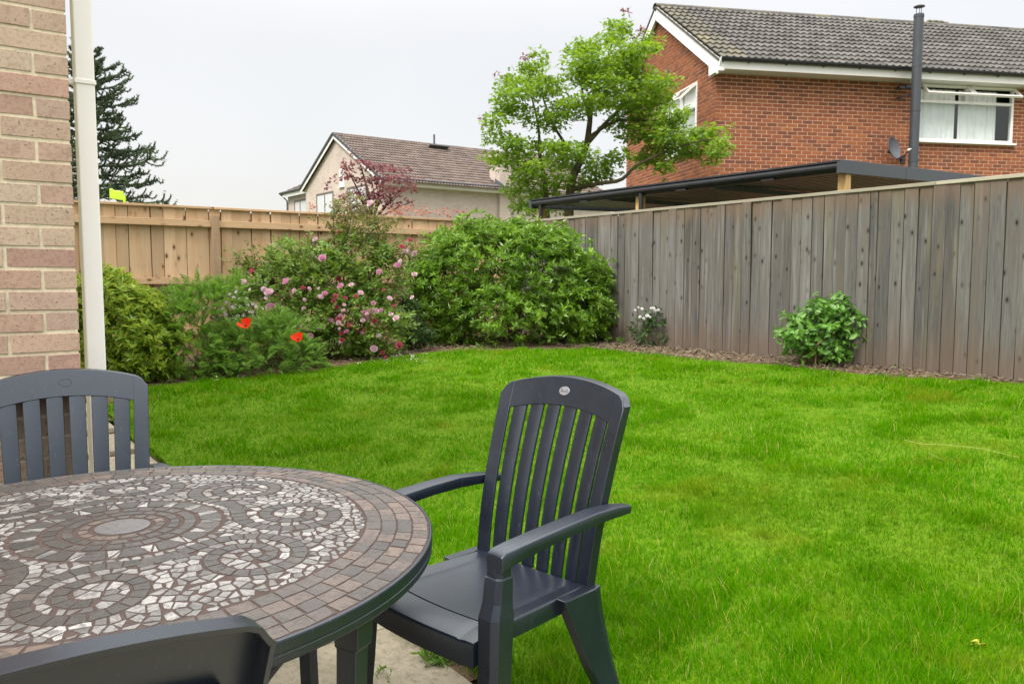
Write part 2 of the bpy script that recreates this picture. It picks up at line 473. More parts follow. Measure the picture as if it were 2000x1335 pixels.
M = {}
M['plastic'] = m_plastic()
M['badge'] = m_plain('badge_metal', (.20, .20, .215), .5, .4, .1)
M['badge_ink'] = m_plain('badge_ink', (.06, .06, .06), .6)
M['pvc'] = m_plain('white_pvc', (.80, .79, .77), .38, .5, 0, .03, 3)
M['pipe'] = m_plain('white_pipe', (.86, .84, .82), .34, .5, 0, .03, 3)
M['black'] = m_plain('black_painted_metal', (.020, .022, .026), .38, .5, 0, .15)
M['anthracite'] = m_plain('anthracite_metal', (.045, .052, .062), .42, .5, 0, .12)
M['sheet'] = m_plain('dark_sheet_metal', (.11, .115, .125), .4)
M['dish'] = m_plain('grey_dish', (.085, .092, .11), .5)
M['brick_buff'] = m_brick('buff_brick', [(.41, .335, .24), (.35, .215, .165), (.44, .375, .285), (.36, .265, .22), (.41, .285, .215), (.30, .185, .15), (.44, .355, .26), (.39, .245, .19), (.42, .33, .24)], .75, .28)
M['mortar_buff'] = m_soil('buff_mortar', (.54, .48, .34), (.66, .60, .45), 30, .3, .003)
M['brick_red'] = m_brick('red_brick', [(0.282, 0.091, 0.041), (0.179, 0.063, 0.037), (0.341, 0.125, 0.049), (0.213, 0.073, 0.043), (0.111, 0.052, 0.037), (0.298, 0.104, 0.045), (0.248, 0.095, 0.051)], .25, .3, (.08, .04, .03))
M['mortar_red'] = m_soil('pale_mortar', (.62, .40, .27), (.72, .51, .37), 12, .2, .003)
M['wall_beige'] = m_rough_wall('beige_brickwork', (.38, .315, .265), (.47, .41, .36), (.43, .375, .33))
M['tile_grey'] = m_rooftile('grey_roof_tile', [(.060, .058, .054), (.088, .085, .079), (.115, .111, .102)])
M['tile_moss'] = m_rooftile('mossy_roof_tile', [(.08, .077, .066), (.115, .11, .09), (.15, .138, .09)], (.26, .22, .08))
M['tile_brown'] = m_rooftile('brown_roof_tile', [(.085, .068, .060), (.115, .090, .078), (.145, .115, .10)])
M['wood_grey'] = m_wood('weathered_grey_board', (.058, .057, .054), (.168, .165, .158), (.070, .064, .058), stain=(.125, .086, .060), top_stain=(.16, .105, .065), algae=(.15, .145, .075), warm=(.115, .100, .085), tone3=(.58, 1.0, 1.5), silver=(.225, .224, .222))
M['wood_cap'] = m_wood('weathered_capping', (.30, .275, .205), (.43, .40, .32), (.2, .16, .11), axis='X', knots=False)
M['gap_shade_tan'] = m_plain('shaded_softwood', (.24, .14, .07), .9, .1)
M['gap_shade'] = m_plain('gap_shade_wood', (.05, .05, .028), .9, .1)  # dark colour stands in for shade where fence boards overlap
M['wood_new'] = m_wood('tan_softwood_board', (.48, .33, .20), (.62, .46, .30), (.26, .15, .08), warm=(.44, .27, .14), rough=.75)
M['wood_rail'] = m_wood('tan_softwood_rail', (.44, .28, .15), (.64, .45, .28), (.24, .13, .07), axis='X', rough=.75)
M['wood_post'] = m_wood('tan_softwood_post', (.36, .24, .14), (.50, .36, .24), (.18, .10, .06), rough=.8)
M['timber'] = m_wood('yellow_timber_post', (.42, .27, .10), (.58, .40, .18), (.25, .14, .06), rough=.75)
M['soil'] = m_soil('dry_soil', (.13, .085, .055), (.24, .17, .11))
M['field'] = m_soil('rough_ground', (.06, .085, .03), (.12, .13, .06), 2.)
M['thatch'] = m_soil('lawn_thatch', (.050, .135, .001), (.115, .175, .003), 16, .3, .01)
M['chip'] = m_leaf('bark_mulch_chip', [(.12, .090, .060), (.17, .135, .09), (.23, .185, .125), (.08, .062, .044)], .9, 0., .15)
M['paving'] = m_paving()
M['joint'] = m_soil('paving_joint', (.05, .045, .03), (.10, .09, .055), 40, .3, .004)
M['grass'] = m_grass()
M['grout'] = m_soil('brown_grout', (.052, .038, .034), (.080, .060, .053), 50, .2, .002)
M['t_border'] = m_tile('brown_mosaic_tile', [(.056, .050, .046), (.080, .067, .058), (.044, .041, .039), (.125, .092, .074), (.062, .055, .050)], (.034, .031, .029))
M['t_dark'] = m_tile('dark_mosaic_tile', [(.036, .034, .032), (.058, .054, .050), (.046, .042, .039), (.072, .062, .055)], (.024, .022, .021))
M['t_shard'] = m_tile('white_mosaic_shard', [(.23, .228, .22), (.10, .096, .092), (.30, .297, .288), (.055, .052, .050), (.27, .266, .257), (.075, .071, .068), (.27, .266, .256)], (.060, .058, .056))
M['t_hub'] = m_tile('grey_hub', [(.095, .092, .092), (.095, .092, .092)], (.06, .058, .058))
M['glass'] = m_glass('window_glass')
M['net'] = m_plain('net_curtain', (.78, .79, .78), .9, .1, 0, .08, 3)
M['brown_frame'] = m_plain('brown_window_frame', (.12, .09, .07), .5)
M['pane_fill'] = m_plain('pale_blind', (.50, .52, .54), .7)
M['room'] = m_plain('dim_room', (.13, .14, .135), .9, .1)
M['bark'] = m_plain('bark', (.10, .075, .05), .9, .1, 0, .3, 9, .5, 40)
M['bark_green'] = m_plain('greenish_bark', (.085, .075, .04), .9, .1, 0, .3, 9, .5, 40)
M['stem'] = m_plain('green_stem', (.09, .13, .035), .7)
M['twig'] = m_plain('dry_twig', (.20, .12, .06), .8)
M['l_maple'] = m_leaf('maple_leaf', [(0.044, 0.113, 0.011), (0.074, 0.178, 0.013), (0.127, 0.251, 0.013), (0.226, 0.344, 0.016)], .5, .45)
M['l_red'] = m_leaf('purple_leaf', [(.060, .014, .028), (.110, .026, .044), (.17, .045, .060), (.24, .085, .085)], .5, .42)
M['l_pinkred'] = m_leaf('pinkish_leaf', [(.22, .05, .04), (.36, .11, .085), (.44, .20, .14)], .5, .4)
M['l_shrub'] = m_leaf('glossy_shrub_leaf', [(0.030, 0.101, 0.006), (0.062, 0.163, 0.007), (0.115, 0.248, 0.010), (0.230, 0.374, 0.035)], .30, .30, .5)
M['l_shrub2'] = m_leaf('yellowish_shrub_leaf', [(0.048, 0.152, 0.007), (0.092, 0.232, 0.009), (0.156, 0.323, 0.011), (0.263, 0.439, 0.028), (0.413, 0.439, 0.066)], .32, .38, .5)
M['l_rose'] = m_leaf('rose_leaf', [(0.053, 0.122, 0.021), (0.081, 0.179, 0.025), (0.124, 0.241, 0.029), (0.216, 0.296, 0.034)], .45, .3)
M['l_rosetip'] = m_leaf('young_rose_leaf', [(.06, .14, .02), (.11, .19, .02), (.20, .12, .04)], .45, .35)
M['l_feather'] = m_leaf('feathery_leaf', [(0.092, 0.213, 0.026), (0.140, 0.292, 0.034), (0.205, 0.358, 0.040)], .5, .4)
M['l_poppy'] = m_leaf('poppy_leaf', [(0.101, 0.218, 0.036), (0.148, 0.291, 0.043), (0.218, 0.364, 0.055)], .5, .4)
M['l_hyd'] = m_leaf('hydrangea_leaf', [(0.044, 0.140, 0.014), (0.069, 0.200, 0.016), (0.107, 0.261, 0.020), (0.151, 0.303, 0.054)], .38, .3, .5)
M['l_dark'] = m_leaf('dark_green_leaf', [(.024, .060, .014), (.035, .085, .018), (.055, .11, .02)], .4, .25)
M['monkey'] = m_leaf('araucaria_scale', [(.028, .052, .034), (.042, .072, .042), (.062, .092, .045), (.10, .13, .04)], .6, .1, .3, (.035, .06, .05))
M['p_pink'] = m_leaf('pink_petal', [(.48, .17, .34), (.60, .27, .44), (.70, .42, .55)], .6, .3)
M['p_pale'] = m_leaf('pale_petal', [(.68, .50, .56), (.76, .66, .68), (.62, .42, .52)], .6, .3)
M['p_red'] = m_leaf('crimson_petal', [(.36, .03, .09), (.46, .07, .12), (.50, .14, .18)], .6, .3)
M['p_white'] = m_leaf('white_petal', [(.78, .78, .74), (.82, .82, .80)], .6, .3)
M['p_poppy'] = m_leaf('poppy_petal', [(.75, .045, .006), (.85, .08, .008), (.70, .035, .006)], .5, .4)
M['p_black'] = m_plain('poppy_eye', (.02, .015, .02), .7)
M['p_lilac'] = m_leaf('lilac_petal', [(.66, .56, .66), (.72, .70, .72), (.58, .42, .58)], .6, .3)
M['lime'] = m_plain('lime_plastic', (.42, .62, .03), .45)
M['straw'] = m_plain('dry_straw', (.30, .33, .09), .8)
M['yellow_leaf'] = m_plain('yellow_leaf', (.42, .36, .03), .7)

# ================================================================== SETTING: ground, lawn, beds, paving
def sheet(name, us, vs_, zf, mat, mask=None, kind='structure'):
    uu, vv = np.meshgrid(us, vs_, indexing='ij')
    P = uu[..., None] * U + vv[..., None] * V + zf(uu, vv)[..., None] * Z
    Vt, F = grid(P)
    if mask is not None:
        cu = Vt[F].mean(1) @ U; cv = Vt[F].mean(1) @ V
        F = F[mask(cu, cv)]
    mb = MB().add(Vt, F[:, ::-1])
    o = obj(name, mb, mat, smooth=True); o['kind'] = kind
    return o
def fine(a, b, st, far): return np.concatenate([[-far, -far / 4, -far / 20], np.arange(a, b + 1e-6, st), [far / 20, far / 4, far]])
sheet('ground', fine(-12, 40, 1.0, 1500), fine(-12, 40, 1.0, 1500), lambda a, b: gz(a, b) - .10, M['field'])
sheet('flower_bed', np.arange(-3, 10.9, .12), np.arange(1.1, 8.0, .12),
      lambda a, b: gz(a, b) + .012 * np.sin(a * 9.1) * np.sin(b * 7.7) + .02 * (a > 9.6), M['soil'], lambda a, b: b > edge_v(a) + .02)

_edge_px = [(165, 815), (225, 780), (280, 760), (400, 746), (500, 738), (620, 726), (700, 712), (800, 696), (900, 689), (1050, 686), (1150, 684),
            (1240, 694), (1360, 706), (1500, 716), (1620, 729), (1740, 741), (1860, 746), (2000, 754)]
LAWN = [(-2.5, edge_v(-2.5))] + [uv(gp(*q)) for q in _edge_px]
LAWN[1] = (LAWN[1][0], edge_v(LAWN[1][0]))
LAWN += [(1.5, 7.45), (-2.5, 7.5)]
LP = np.array(LAWN)
def in_lawn(a, b):
    a = np.asarray(a); b = np.asarray(b); ins = np.zeros(a.shape, bool)
    for i in range(len(LP)):
        x1, y1 = LP[i]; x2, y2 = LP[i - 1]
        c = ((y1 > b) != (y2 > b)) & (a < (x2 - x1) * (b - y1) / (y2 - y1 + 1e-12) + x1)
        ins ^= c
    return ins
sheet('lawn', np.arange(-2.5, 10.9, .06), np.arange(1.1, 8.0, .06), lambda a, b: gz(a, b) + .022, M['thatch'], in_lawn)

def vnoise(x, y, seed):
    L = np.random.default_rng(seed).random((256, 256)); out = 0; amp = .6
    for o in range(3):
        i = np.floor(x).astype(int); j = np.floor(y).astype(int); fx = x - i; fy = y - j; fx = fx * fx * (3 - 2 * fx); fy = fy * fy * (3 - 2 * fy)
        g = lambda a, b: L[a % 256, b % 256]
        out = out + amp * ((g(i, j) * (1 - fx) + g(i + 1, j) * fx) * (1 - fy) + (g(i, j + 1) * (1 - fx) + g(i + 1, j + 1) * fx) * fy)
        x = x * 2.1 + 13; y = y * 2.1 + 5; amp *= .45
    return np.clip((out / .9 - .5) * 1.5 + .5, 0, 1)
# grass: single blades, denser and finer near the terrace
def grass_band(d0, d1, dens, hgt, wid, segs):
    pts = []
    n = int(dens * (d1 - d0) * (d1 + d0) * .5 * 1.75)
    d = np.sqrt(rng.uniform(d0 ** 2, d1 ** 2, n)); ang = rng.uniform(-.86, .80, n)
    X = d * np.sin(ang); Y = d * np.cos(ang)
    u_ = X * U[0] + Y * U[1]; v_ = X * V[0] + Y * V[1]
    k = in_lawn(u_ + rng.normal(0, .03, n), v_ + rng.normal(0, .025, n))
    u_, v_ = u_[k], v_[k]; n = len(u_)
    base = u_[:, None] * U + v_[:, None] * V + (gz(u_, v_) + .012)[:, None] * Z
    def fld(s, ph):
        return vnoise(u_ * s * .34, v_ * s * .34, int(ph * 10)) * 2 - 1
    clump = .5 + .25 * fld(7.3, 1.) + .25 * fld(17., 2.4)
    stray = rng.random(n) < .035
    tuft = np.clip((vnoise(u_ * 3.4, v_ * 3.4, 77) - .62) * 4, 0, 1)
    h = hgt * np.clip(rng.normal(.85, .3, n), .3, 1.9) * np.clip(.45 + .7 * clump, .3, 1.3) * (1 + .75 * tuft) * np.where(stray, 1.7, 1.)
    wd = wid * rng.uniform(.6, 1.3, n)
    az = rng.uniform(0, 2 * math.pi, n) * .62 + 2.2 * fld(3.1, .4) + 1.1 * fld(9.7, 3.)
    lean = np.clip(rng.normal(.55, .3, n), .05, 1.5)
    dx = np.stack([np.cos(az), np.sin(az), np.zeros(n)], 1); sd_ = np.stack([-np.sin(az), np.cos(az), np.zeros(n)], 1)
    rows = []
    for t in np.linspace(0, 1, segs + 1):
        c = base + dx * (h * lean * t ** 1.7)[:, None] + Z * (h * t * (1 - .22 * lean * t))[:, None]
        ww = wd * (1 - t ** 1.6 * .92) / 2
        if t == 1: rows.append((c,))
        else: rows.append((c - sd_ * ww[:, None], c + sd_ * ww[:, None]))
    vs2 = np.stack([p for r_ in rows for p in r_], 1); k = vs2.shape[1]
    V2 = vs2.reshape(-1, 3); b0 = (np.arange(n) * k)[:, None]
    Q = [b0 + np.array([2 * i, 2 * i + 1, 2 * i + 3, 2 * i + 2]) for i in range(segs - 1)]
    T = b0 + np.array([2 * segs - 2, 2 * segs - 1, 2 * segs])
    return V2, Q + [T]
mb = MB()
mb.add(*grass_band(2.2, 3.6, 19000, .047, .0034, 3))
mb.add(*grass_band(3.6, 5.2, 11500, .045, .0042, 3))
mb.add(*grass_band(5.2, 7.5, 7500, .042, .0055, 2))
mb.add(*grass_band(7.5, 13., 3800, .042, .0085, 2))
obj('grass', mb, M['grass'], kind='stuff')

# paving: slabs laid along the house, joints recessed
pav = sheet('patio', np.array([-6, 0, 2.4, 5, 7, 9, 11.]), np.array([-6, -2, .3, 1.1, 1.6]), lambda a, b: gz(a, np.minimum(b, 1.1)) * 1 - .022, M['joint'],
            lambda a, b: b < edge_v(a) + .1)
sl = []
SV = [chamfer_box(1, 1, .045, .006, .002, s) for s in range(4)]
us0 = np.arange(-1.64, 9.6, .745)
for i, ua in enumerate(us0):
    va = None
    e = min(edge_v(ua), edge_v(ua + .73))
    v1 = e
    for j, wv in enumerate((.60, .60, .60, .60, .60, .60)):
        c = w(ua + .37 + rnd.uniform(-.003, .003), v1 - wv / 2, 0); zz = gz(ua + .37, min(v1 - wv / 2, 1.0)) - .0225 + rnd.uniform(-.002, .002)
        k = rnd.randrange(4)
        sl.append((k, mat4(c + Z * zz, U * .735, V * (wv - .010), Z)))
        v1 -= wv
sl = [(k, m) for k, m in sl if not (m[:3, 3] @ U > 3.2 and m[:3, 3] @ V < .25)]
pieces('paving_slab', 'paving_slabs', pav, SV, sl, M['paving'])

# bark mulch along the right-hand fence
def flakes(n, pos_f, size, mat, name):
    P = pos_f(n); n = len(P)
    a = rng.uniform(0, 6.28, n); d = np.stack([np.cos(a), np.sin(a), rng.normal(0, .22, n)], 1)
    s = np.stack([-np.sin(a), np.cos(a), rng.normal(0, .3, n)], 1)
    L = size * rng.uniform(.4, 1.6, n); W_ = L * rng.uniform(.12, .4, n)
    q = np.stack([P - d * L[:, None] - s * W_[:, None], P - d * L[:, None] * .8 + s * W_[:, None], P + d * L[:, None] + s * W_[:, None] * .6, P + d * L[:, None] * .9 - s * W_[:, None]], 1)
    mb = MB().add(q.reshape(-1, 3), np.arange(n * 4).reshape(-1, 4))
    return obj(name, mb, mat, kind='stuff')
def mulch_pos(n):
    a = rng.uniform(1.5, 10.5, n); b = rng.uniform(6.9, 7.86, n)
    k = ~in_lawn(a + rng.normal(0, .05, n), b - np.abs(rng.normal(0, .07, n))); a, b = a[k], b[k]
    return a[:, None] * U + b[:, None] * V + (gz(a, b) + .012 + rng.uniform(0, .03, len(a)))[:, None] * Z
flakes(16000, mulch_pos, .017, M['chip'], 'bark_mulch')
def litter_pos(n):
    a = rng.uniform(8.6, 10.6, n); b = rng.uniform(1.4, 7.6, n)
    k = ~in_lawn(a + .03, b); a, b = a[k], b[k]
    return a[:, None] * U + b[:, None] * V + (gz(a, b) + .03)[:, None] * Z
flakes(4000, litter_pos, .022, M['chip'], 'leaf_litter')

# ================================================================== BUFF BRICK HOUSE (left edge) and its downpipe
qc = atY(140, 300, 2.97); uc, vc = uv(qc)
zj = float(onplane(131, 68, w(uc, vc), U)[2])                      # a bed joint seen on the corner
PIT = .0763
house = thing('buff_brick_house', 'buff and pink brick corner of the house at the left edge behind the white pipe', 'house', w(uc + .05, vc - .3))
mb = MB(); mb.add(*box_axes(w(uc + 3.003, vc - 1.5045, 2.6), U * 3.0, V * 1.5, Z * 2.7)); obj('wall', mb, M['mortar_buff'], house)
k0 = round(zj / PIT); items = []
BV = [chamfer_box(.2165, .10, .0655, .0014, .0006, s) for s in range(5)] + [chamfer_box(.1045, .10, .0655, .0014, .0006, 20 + s) for s in range(4)]
for r_ in range(-3, 66):
    zc = zj + (r_ - k0) * PIT + PIT / 2
    if zc > 4.9 or zc < -.05: continue
    odd = (r_ - k0) % 2
    s = 0.
    seq = ([1] if odd == 0 else [0])
    while s < 1.75:
        head = seq.pop() if seq else 0
        ln = .1045 if head else .2165
        yaw = rnd.gauss(0, .004); tilt = rnd.gauss(0, .004)
        X_ = V * math.cos(yaw) + U * math.sin(yaw) + Z * tilt; X_ /= np.linalg.norm(X_)
        Y_ = U - X_ * np.dot(U, X_); Y_ /= np.linalg.norm(Y_); Z_ = np.cross(X_, Y_)
        items.append((rnd.randrange(5) + 0 if not head else 5 + rnd.randrange(4), mat4(w(uc + .05 + rnd.gauss(0, .0012), vc - s - ln / 2, zc + rnd.gauss(0, .0008)), X_, Y_, Z_)))
        s += ln + .0105
pieces('brick', 'brickwork', house, BV, items, M['brick_buff'])

pp = atY(187, 725, 3.17); pu, pv_ = uv(pp); zg = gz(pu, pv_)
pipe = thing('downpipe', 'square white plastic downpipe running up beside the corner of the buff brick house', 'downpipe', w(pu, pv_, zg))
h = .0335
mb = MB(); mb.add(*box_axes(w(pu, pv_, 2.55), U * h, V * h, Z * 2.46))
obj('pipe', mb, M['pipe'], pipe, bevel=.005)
def collar(zz, hh=.012, g=.004):
    mb = MB(); mb.add(*box_axes(w(pu, pv_, zz), U * (h + g), V * (h + g), Z * hh)); return mb
zb = float(atY(160, 163, 3.17)[2])
mb = collar(zb, .0085); mb.add(*box_axes(w(pu, (pv_ - h + vc) / 2 - .01, zb), U * .012, V * (abs(pv_ - h - vc) / 2 + .012), Z * .010)); obj('pipe_bracket', mb, M['pipe'], pipe, bevel=.002)
mb = collar(.55, .0085); mb.add(*box_axes(w(pu, (pv_ - h + vc) / 2, .55), U * .012, V * (abs(pv_ - h - vc) / 2), Z * .010)); obj('pipe_bracket', mb, M['pipe'], pipe, bevel=.002)
mb = MB(); mb.add(*loft([[w(pu + a * h, pv_ + b * h, zg + .16) for a, b in ((-1, -1), (1, -1), (1, 1), (-1, 1))],
                         [w(pu + a * h, pv_ + b * h, zg + .08) for a, b in ((-1, -1), (1, -1), (1, 1), (-1, 1))],
                         [w(pu + a * h - .02, pv_ + b * h + .07, zg + .03) for a, b in ((-1, -1), (1, -1), (1, 1), (-1, 1))]]))
obj('pipe_shoe', mb, M['pipe'], pipe, bevel=.003)

# ================================================================== FENCES
def board_mesh(L, wd, t0, t1, seed):
    r = np.random.default_rng(seed); secs = []
    bow = r.normal(0, .004)
    for k, z in enumerate((0, L * .33, L * .66, L)):
        b = bow * math.sin(z / L * math.pi); j = r.normal(0, .0012, 4)
        secs.append([(-wd / 2 + j[0], b - t0, z), (wd / 2 + j[1], b - t1, z), (wd / 2 + j[1], b + .004, z), (-wd / 2 + j[0], b + .004, z)])
    return loft(secs)
# right: weathered feather-edge boards, flat side to the garden
VF = 7.88
fr = thing('weathered_fence', 'tall weathered grey close-board fence along the right side of the lawn', 'fence', w(6, VF, gz(6, VF)))
BVs = [board_mesh(1.83, .130, .006, .005, s) for s in range(8)]
items = []; ub = 10.66
while ub > .6:
    wd = rnd.uniform(.116, .134)
    if 4.5 < ub < 4.62: wd = .075
    zb_ = gz(ub, VF) - .02 + rnd.uniform(-.012, .012)
    Z_ = Z + U * rnd.gauss(0, .003) + V * rnd.gauss(0, .003); Z_ /= np.linalg.norm(Z_)
    Y_ = V - Z_ * np.dot(V, Z_); X_ = np.cross(Y_, Z_)
    items.append((rnd.randrange(8), mat4(w(ub - wd / 2, VF + rnd.uniform(-.002, .002), zb_), X_ * wd / .130, Y_, Z_ * (2.283 - zb_) / 1.83)))
    ub -= wd + .0075
pieces('board', 'boards', fr, BVs, items, M['wood_grey'])
obj('gap_shade_backing', MB().add(*box_axes(w(5.63, VF + .020, 1.33), U * 5.03, V * .0035, Z * .93)), M['gap_shade'], fr)  # added sheet; its dark colour paints overlap shade into the board gaps
def xmesh(L, a, b): return box(-L / 2, L / 2, -a / 2, a / 2, -b / 2, b / 2)
def lengthwise(name, parent, a, b, wd, ht, mat, bevel=.003):
    a = np.asarray(a, float); b = np.asarray(b, float); d = b - a; L = np.linalg.norm(d); d /= L
    s = np.cross(Z, d); s /= np.linalg.norm(s); up = np.cross(d, s)
    o = bpy.data.objects.new(name, make_mesh(name, *xmesh(L, wd, ht), mat)); link(o, parent)
    base = np.zeros(3); p = parent
    while p is not None: base += np.array(p.location); p = p.parent
    o.matrix_basis = Matrix(mat4((a + b) / 2 - base, d, s, up).tolist())
    m = o.modifiers.new('bevel', 'BEVEL'); m.width = bevel; m.segments = 2
    return o
for a, b in ((.6, 3.9), (3.903, 7.3), (7.303, 10.70)):
    lengthwise('capping', fr, w(a, VF + .012, 2.302), w(b, VF + .012, 2.302), .062, .034, M['wood_cap'])
for zz in (.75, 1.42, 2.1):
    lengthwise('rail', fr, w(.6, VF + .051, zz), w(10.66, VF + .051, zz), .05, .08, M['wood_grey'])
# back: tan softwood, rails and posts towards the garden
UB = 10.72
fb = thing('tan_fence', 'newer tan softwood fence with rails and posts across the back of the garden', 'fence', w(UB, 4.5, gz(UB, 4.5)))
items = []; vb = .3
BVn = [board_mesh(1.83, .125, .008, .009, 50 + s) for s in range(8)]
while vb < VF - .06:
    wd = rnd.uniform(.118, .142); zb_ = gz(UB, vb) - .02
    Z_ = Z + V * rnd.gauss(0, .004); Z_ /= np.linalg.norm(Z_); X_ = V - Z_ * np.dot(V, Z_); Y_ = np.cross(Z_, X_)
    items.append((rnd.randrange(8), mat4(w(UB + rnd.uniform(-.002, .002), vb + wd / 2, zb_), -X_ * wd / .125, -Y_, Z_ * (2.275 - zb_) / 1.83)))
    vb += wd + .0035
pieces('board', 'boards', fb, BVn, items, M['wood_new'])
obj('gap_shade_backing', MB().add(*box_axes(w(UB + .020, 4.06, 1.30), U * .0035, V * 3.76, Z * .95)), M['gap_shade_tan'], fb)  # added sheet in darkened softwood colour, painting shade into the gaps
posts = [1.2, 3.05, 4.9, 6.75]
prev = .3
for pvv in posts + [VF - .05]:
    for zz in (2.09, 1.365, .72):
        lengthwise('rail', fb, w(UB - .042, prev + .046, zz), w(UB - .042, pvv - .046, zz), .045, .085, M['wood_rail'])
    lengthwise('capping', fb, w(UB - .004, prev + .001, 2.292), w(UB - .004, pvv - .001, 2.292), .075, .03, M['wood_cap' if pvv > 7 else 'wood_rail'])
    prev = pvv
for pvv in posts:
    o = bpy.data.objects.new('post', make_mesh('post', *box(-.045, .045, -.045, .045, -.1, 2.2), M['wood_post'])); link(o, fb)
    o.matrix_basis = Matrix(mat4(w(UB - .062, pvv, 0) - np.array(fb.location), V, -U, Z).tolist())
    m = o.modifiers.new('bevel', 'BEVEL'); m.width = .004; m.segments = 2
o = bpy.data.objects.new('post', make_mesh('post', *box(-.05, .05, -.05, .05, 0, 1.98), M['wood_grey'])); link(o, fr)
o.matrix_basis = Matrix(mat4(w(UB - .0, VF + .06, .38) - np.array(fr.location), V, -U, Z).tolist())

# ================================================================== houses: shared masonry and roof builders
def wall_bricks(o, d, n, s0, s1, z0, z1, holes, top=None, bl=.209, bh=.060, gap=.016):
    """brick intervals on a wall starting at o along unit d, facing n"""
    out = []; r_ = 0; z = z0
    while z < z1:
        off = 0 if r_ % 2 == 0 else -(bl + gap) / 2
        s = s0 + off
        while s < s1:
            a, b = max(s, s0), min(s + bl, s1)
            if top is not None:
                hi = top(z + bh)
                if hi is None: s += bl + gap; continue
                a, b = max(a, hi[0]), min(b, hi[1])
            parts = [(a, b)]
            for h0, h1, hz0, hz1 in holes:
                if z + bh > hz0 and z < hz1:
                    np_ = []
                    for a_, b_ in parts:
                        if b_ <= h0 or a_ >= h1: np_.append((a_, b_)); continue
                        if a_ < h0: np_.append((a_, h0))
                        if b_ > h1: np_.append((h1, b_))
                    parts = np_
            for a_, b_ in parts:
                if b_ - a_ > .035: out.append((a_, b_, z))
            s += bl + gap
        z += bh + gap; r_ += 1
    res = []
    for a, b, z in out:
        c = o + d * (a + b) / 2 + Z * (z + bh / 2) + n * (rnd.uniform(-.001, .0015) - .0125)
        res.append((0, mat4(c, d * (b - a), n * .03, Z * bh)))
    return res
UB_ = box(-.5, .5, -.5, .5, -.5, .5)
BRICKV = [(UB_[0], UB_[1])]
def roof_tile(wd=.30, L=.36, amp=.019, n=8):
    x = np.linspace(-wd / 2, wd / 2, n + 1); z = amp * np.cos(2 * np.pi * (x / wd * 2)) + .01
    top0 = np.stack([x, np.full(n + 1, 0.), z], 1); top1 = np.stack([x, np.full(n + 1, L), z + .006], 1); low = np.stack([x, np.full(n + 1, L), z - .046], 1)
    Vt = np.concatenate([top0, top1, low]); i = np.arange(n)
    return Vt, [np.stack([i, i + 1, n + 2 + i, n + 1 + i], 1)[:, ::-1], np.stack([n + 1 + i, n + 2 + i, 2 * n + 3 + i, 2 * n + 2 + i], 1)[:, ::-1]]
def roof_plane_tiles(ridge_a, along, length, down, slope_len, gauge=.31, wd=.30):
    nrm = np.cross(along, down); nrm = nrm if nrm[2] > 0 else -nrm
    X_ = np.cross(down, nrm)                                   # right-handed with down, nrm
    res = []; rows = int(round(slope_len / gauge)); nc = int(length / wd)
    dn = down * math.cos(.105) + nrm * math.sin(.105); dn /= np.linalg.norm(dn); nn = np.cross(X_, dn)
    for r_ in range(rows):
        for c in range(nc):
            p = ridge_a + along * (wd * (c + .5)) + down * (gauge * r_) + nrm * rnd.uniform(-.002, .003)
            res.append((0, mat4(p, X_, dn, nn), c, r_))
    return res
def add_uv(o, d):
    me = o.data; l = me.uv_layers.new(name='UVMap')
    co = np.zeros(len(me.vertices) * 3, np.float32); me.vertices.foreach_get('co', co); co = co.reshape(-1, 3)
    vi = np.zeros(len(me.loops), np.int32); me.loops.foreach_get('vertex_index', vi)
    uvs = np.stack([co[vi] @ np.asarray(d, np.float32), co[vi][:, 2]], 1)
    l.data.foreach_set('uv', uvs.astype(np.float32).ravel())
def window(parent, o, d, n, s0, s1, z0, z1, mull=(), transom=None, fw=.055, dep=.06, name='window', mat='pvc', room=True):
    """frame, panes, sill; d along the wall, n outwards; recessed in the brick opening"""
    W0 = lambda s, z, k=0: o + d * s + Z * z + n * k
    mb = MB()
    def bar(sa, sb, za, zb_, k0=-.045, k1=.02):
        mb.add(*box_axes(W0((sa + sb) / 2, (za + zb_) / 2, (k0 + k1) / 2), d * (sb - sa) / 2, n * (k1 - k0) / 2, Z * (zb_ - za) / 2))
    bar(s0, s1, z0, z0 + fw); bar(s0, s1, z1 - fw, z1); bar(s0, s0 + fw, z0 + fw, z1 - fw); bar(s1 - fw, s1, z0 + fw, z1 - fw)
    if transom: bar(s0 + fw, s1 - fw, transom - fw / 2, transom + fw / 2, -.043, .018)
    for m_, lo, hi in mull: bar(m_ - fw / 2, m_ + fw / 2, lo, hi, -.041, .016)
    wf = obj(name, mb, M[mat], parent)
    mb = MB(); mb.add(*box_axes(W0((s0 + s1) / 2, z0 - .02, .03), d * ((s1 - s0) / 2 + .05), n * .06, Z * .018)); obj('sill', mb, M[mat], wf)
    return wf, W0
def pane(wf, W0, d, n, sa, sb, za, zb_, k=-.01):
    mb = MB(); mb.add(*box_axes(W0((sa + sb) / 2, (za + zb_) / 2, k), d * (sb - sa) / 2, n * .003, Z * (zb_ - za) / 2)); obj('pane', mb, M['glass'], wf)

# ================================================================== RED BRICK HOUSE (right)
th = R(11); Lr = np.array([math.cos(th), math.sin(th), 0]); Gr = np.array([-math.sin(th), math.cos(th), 0])
o_r = atY(1397, 230, 16.3); o_r[2] = 0.
H = lambda l, g, z=0.: o_r + Lr * l + Gr * g + Z * z
LEN, DEP, GR_, ZR, ZE = 16., 5.35, 3.08, 7.72, 5.62
rh = thing('red_brick_house', 'two-storey red brick house with grey tiled gable roof beyond the right fence', 'house', H(5, 2.5, .4))
pit = math.atan2(ZR - ZE - .02, GR_ + .36)
tanp = math.tan(pit)
roofz = lambda g: ZR - abs(g - GR_) * tanp
winF = (4.52, 6.84, 4.27, 5.44); winG = (.88, 2.6, 4.12, 5.47)
mb = MB()
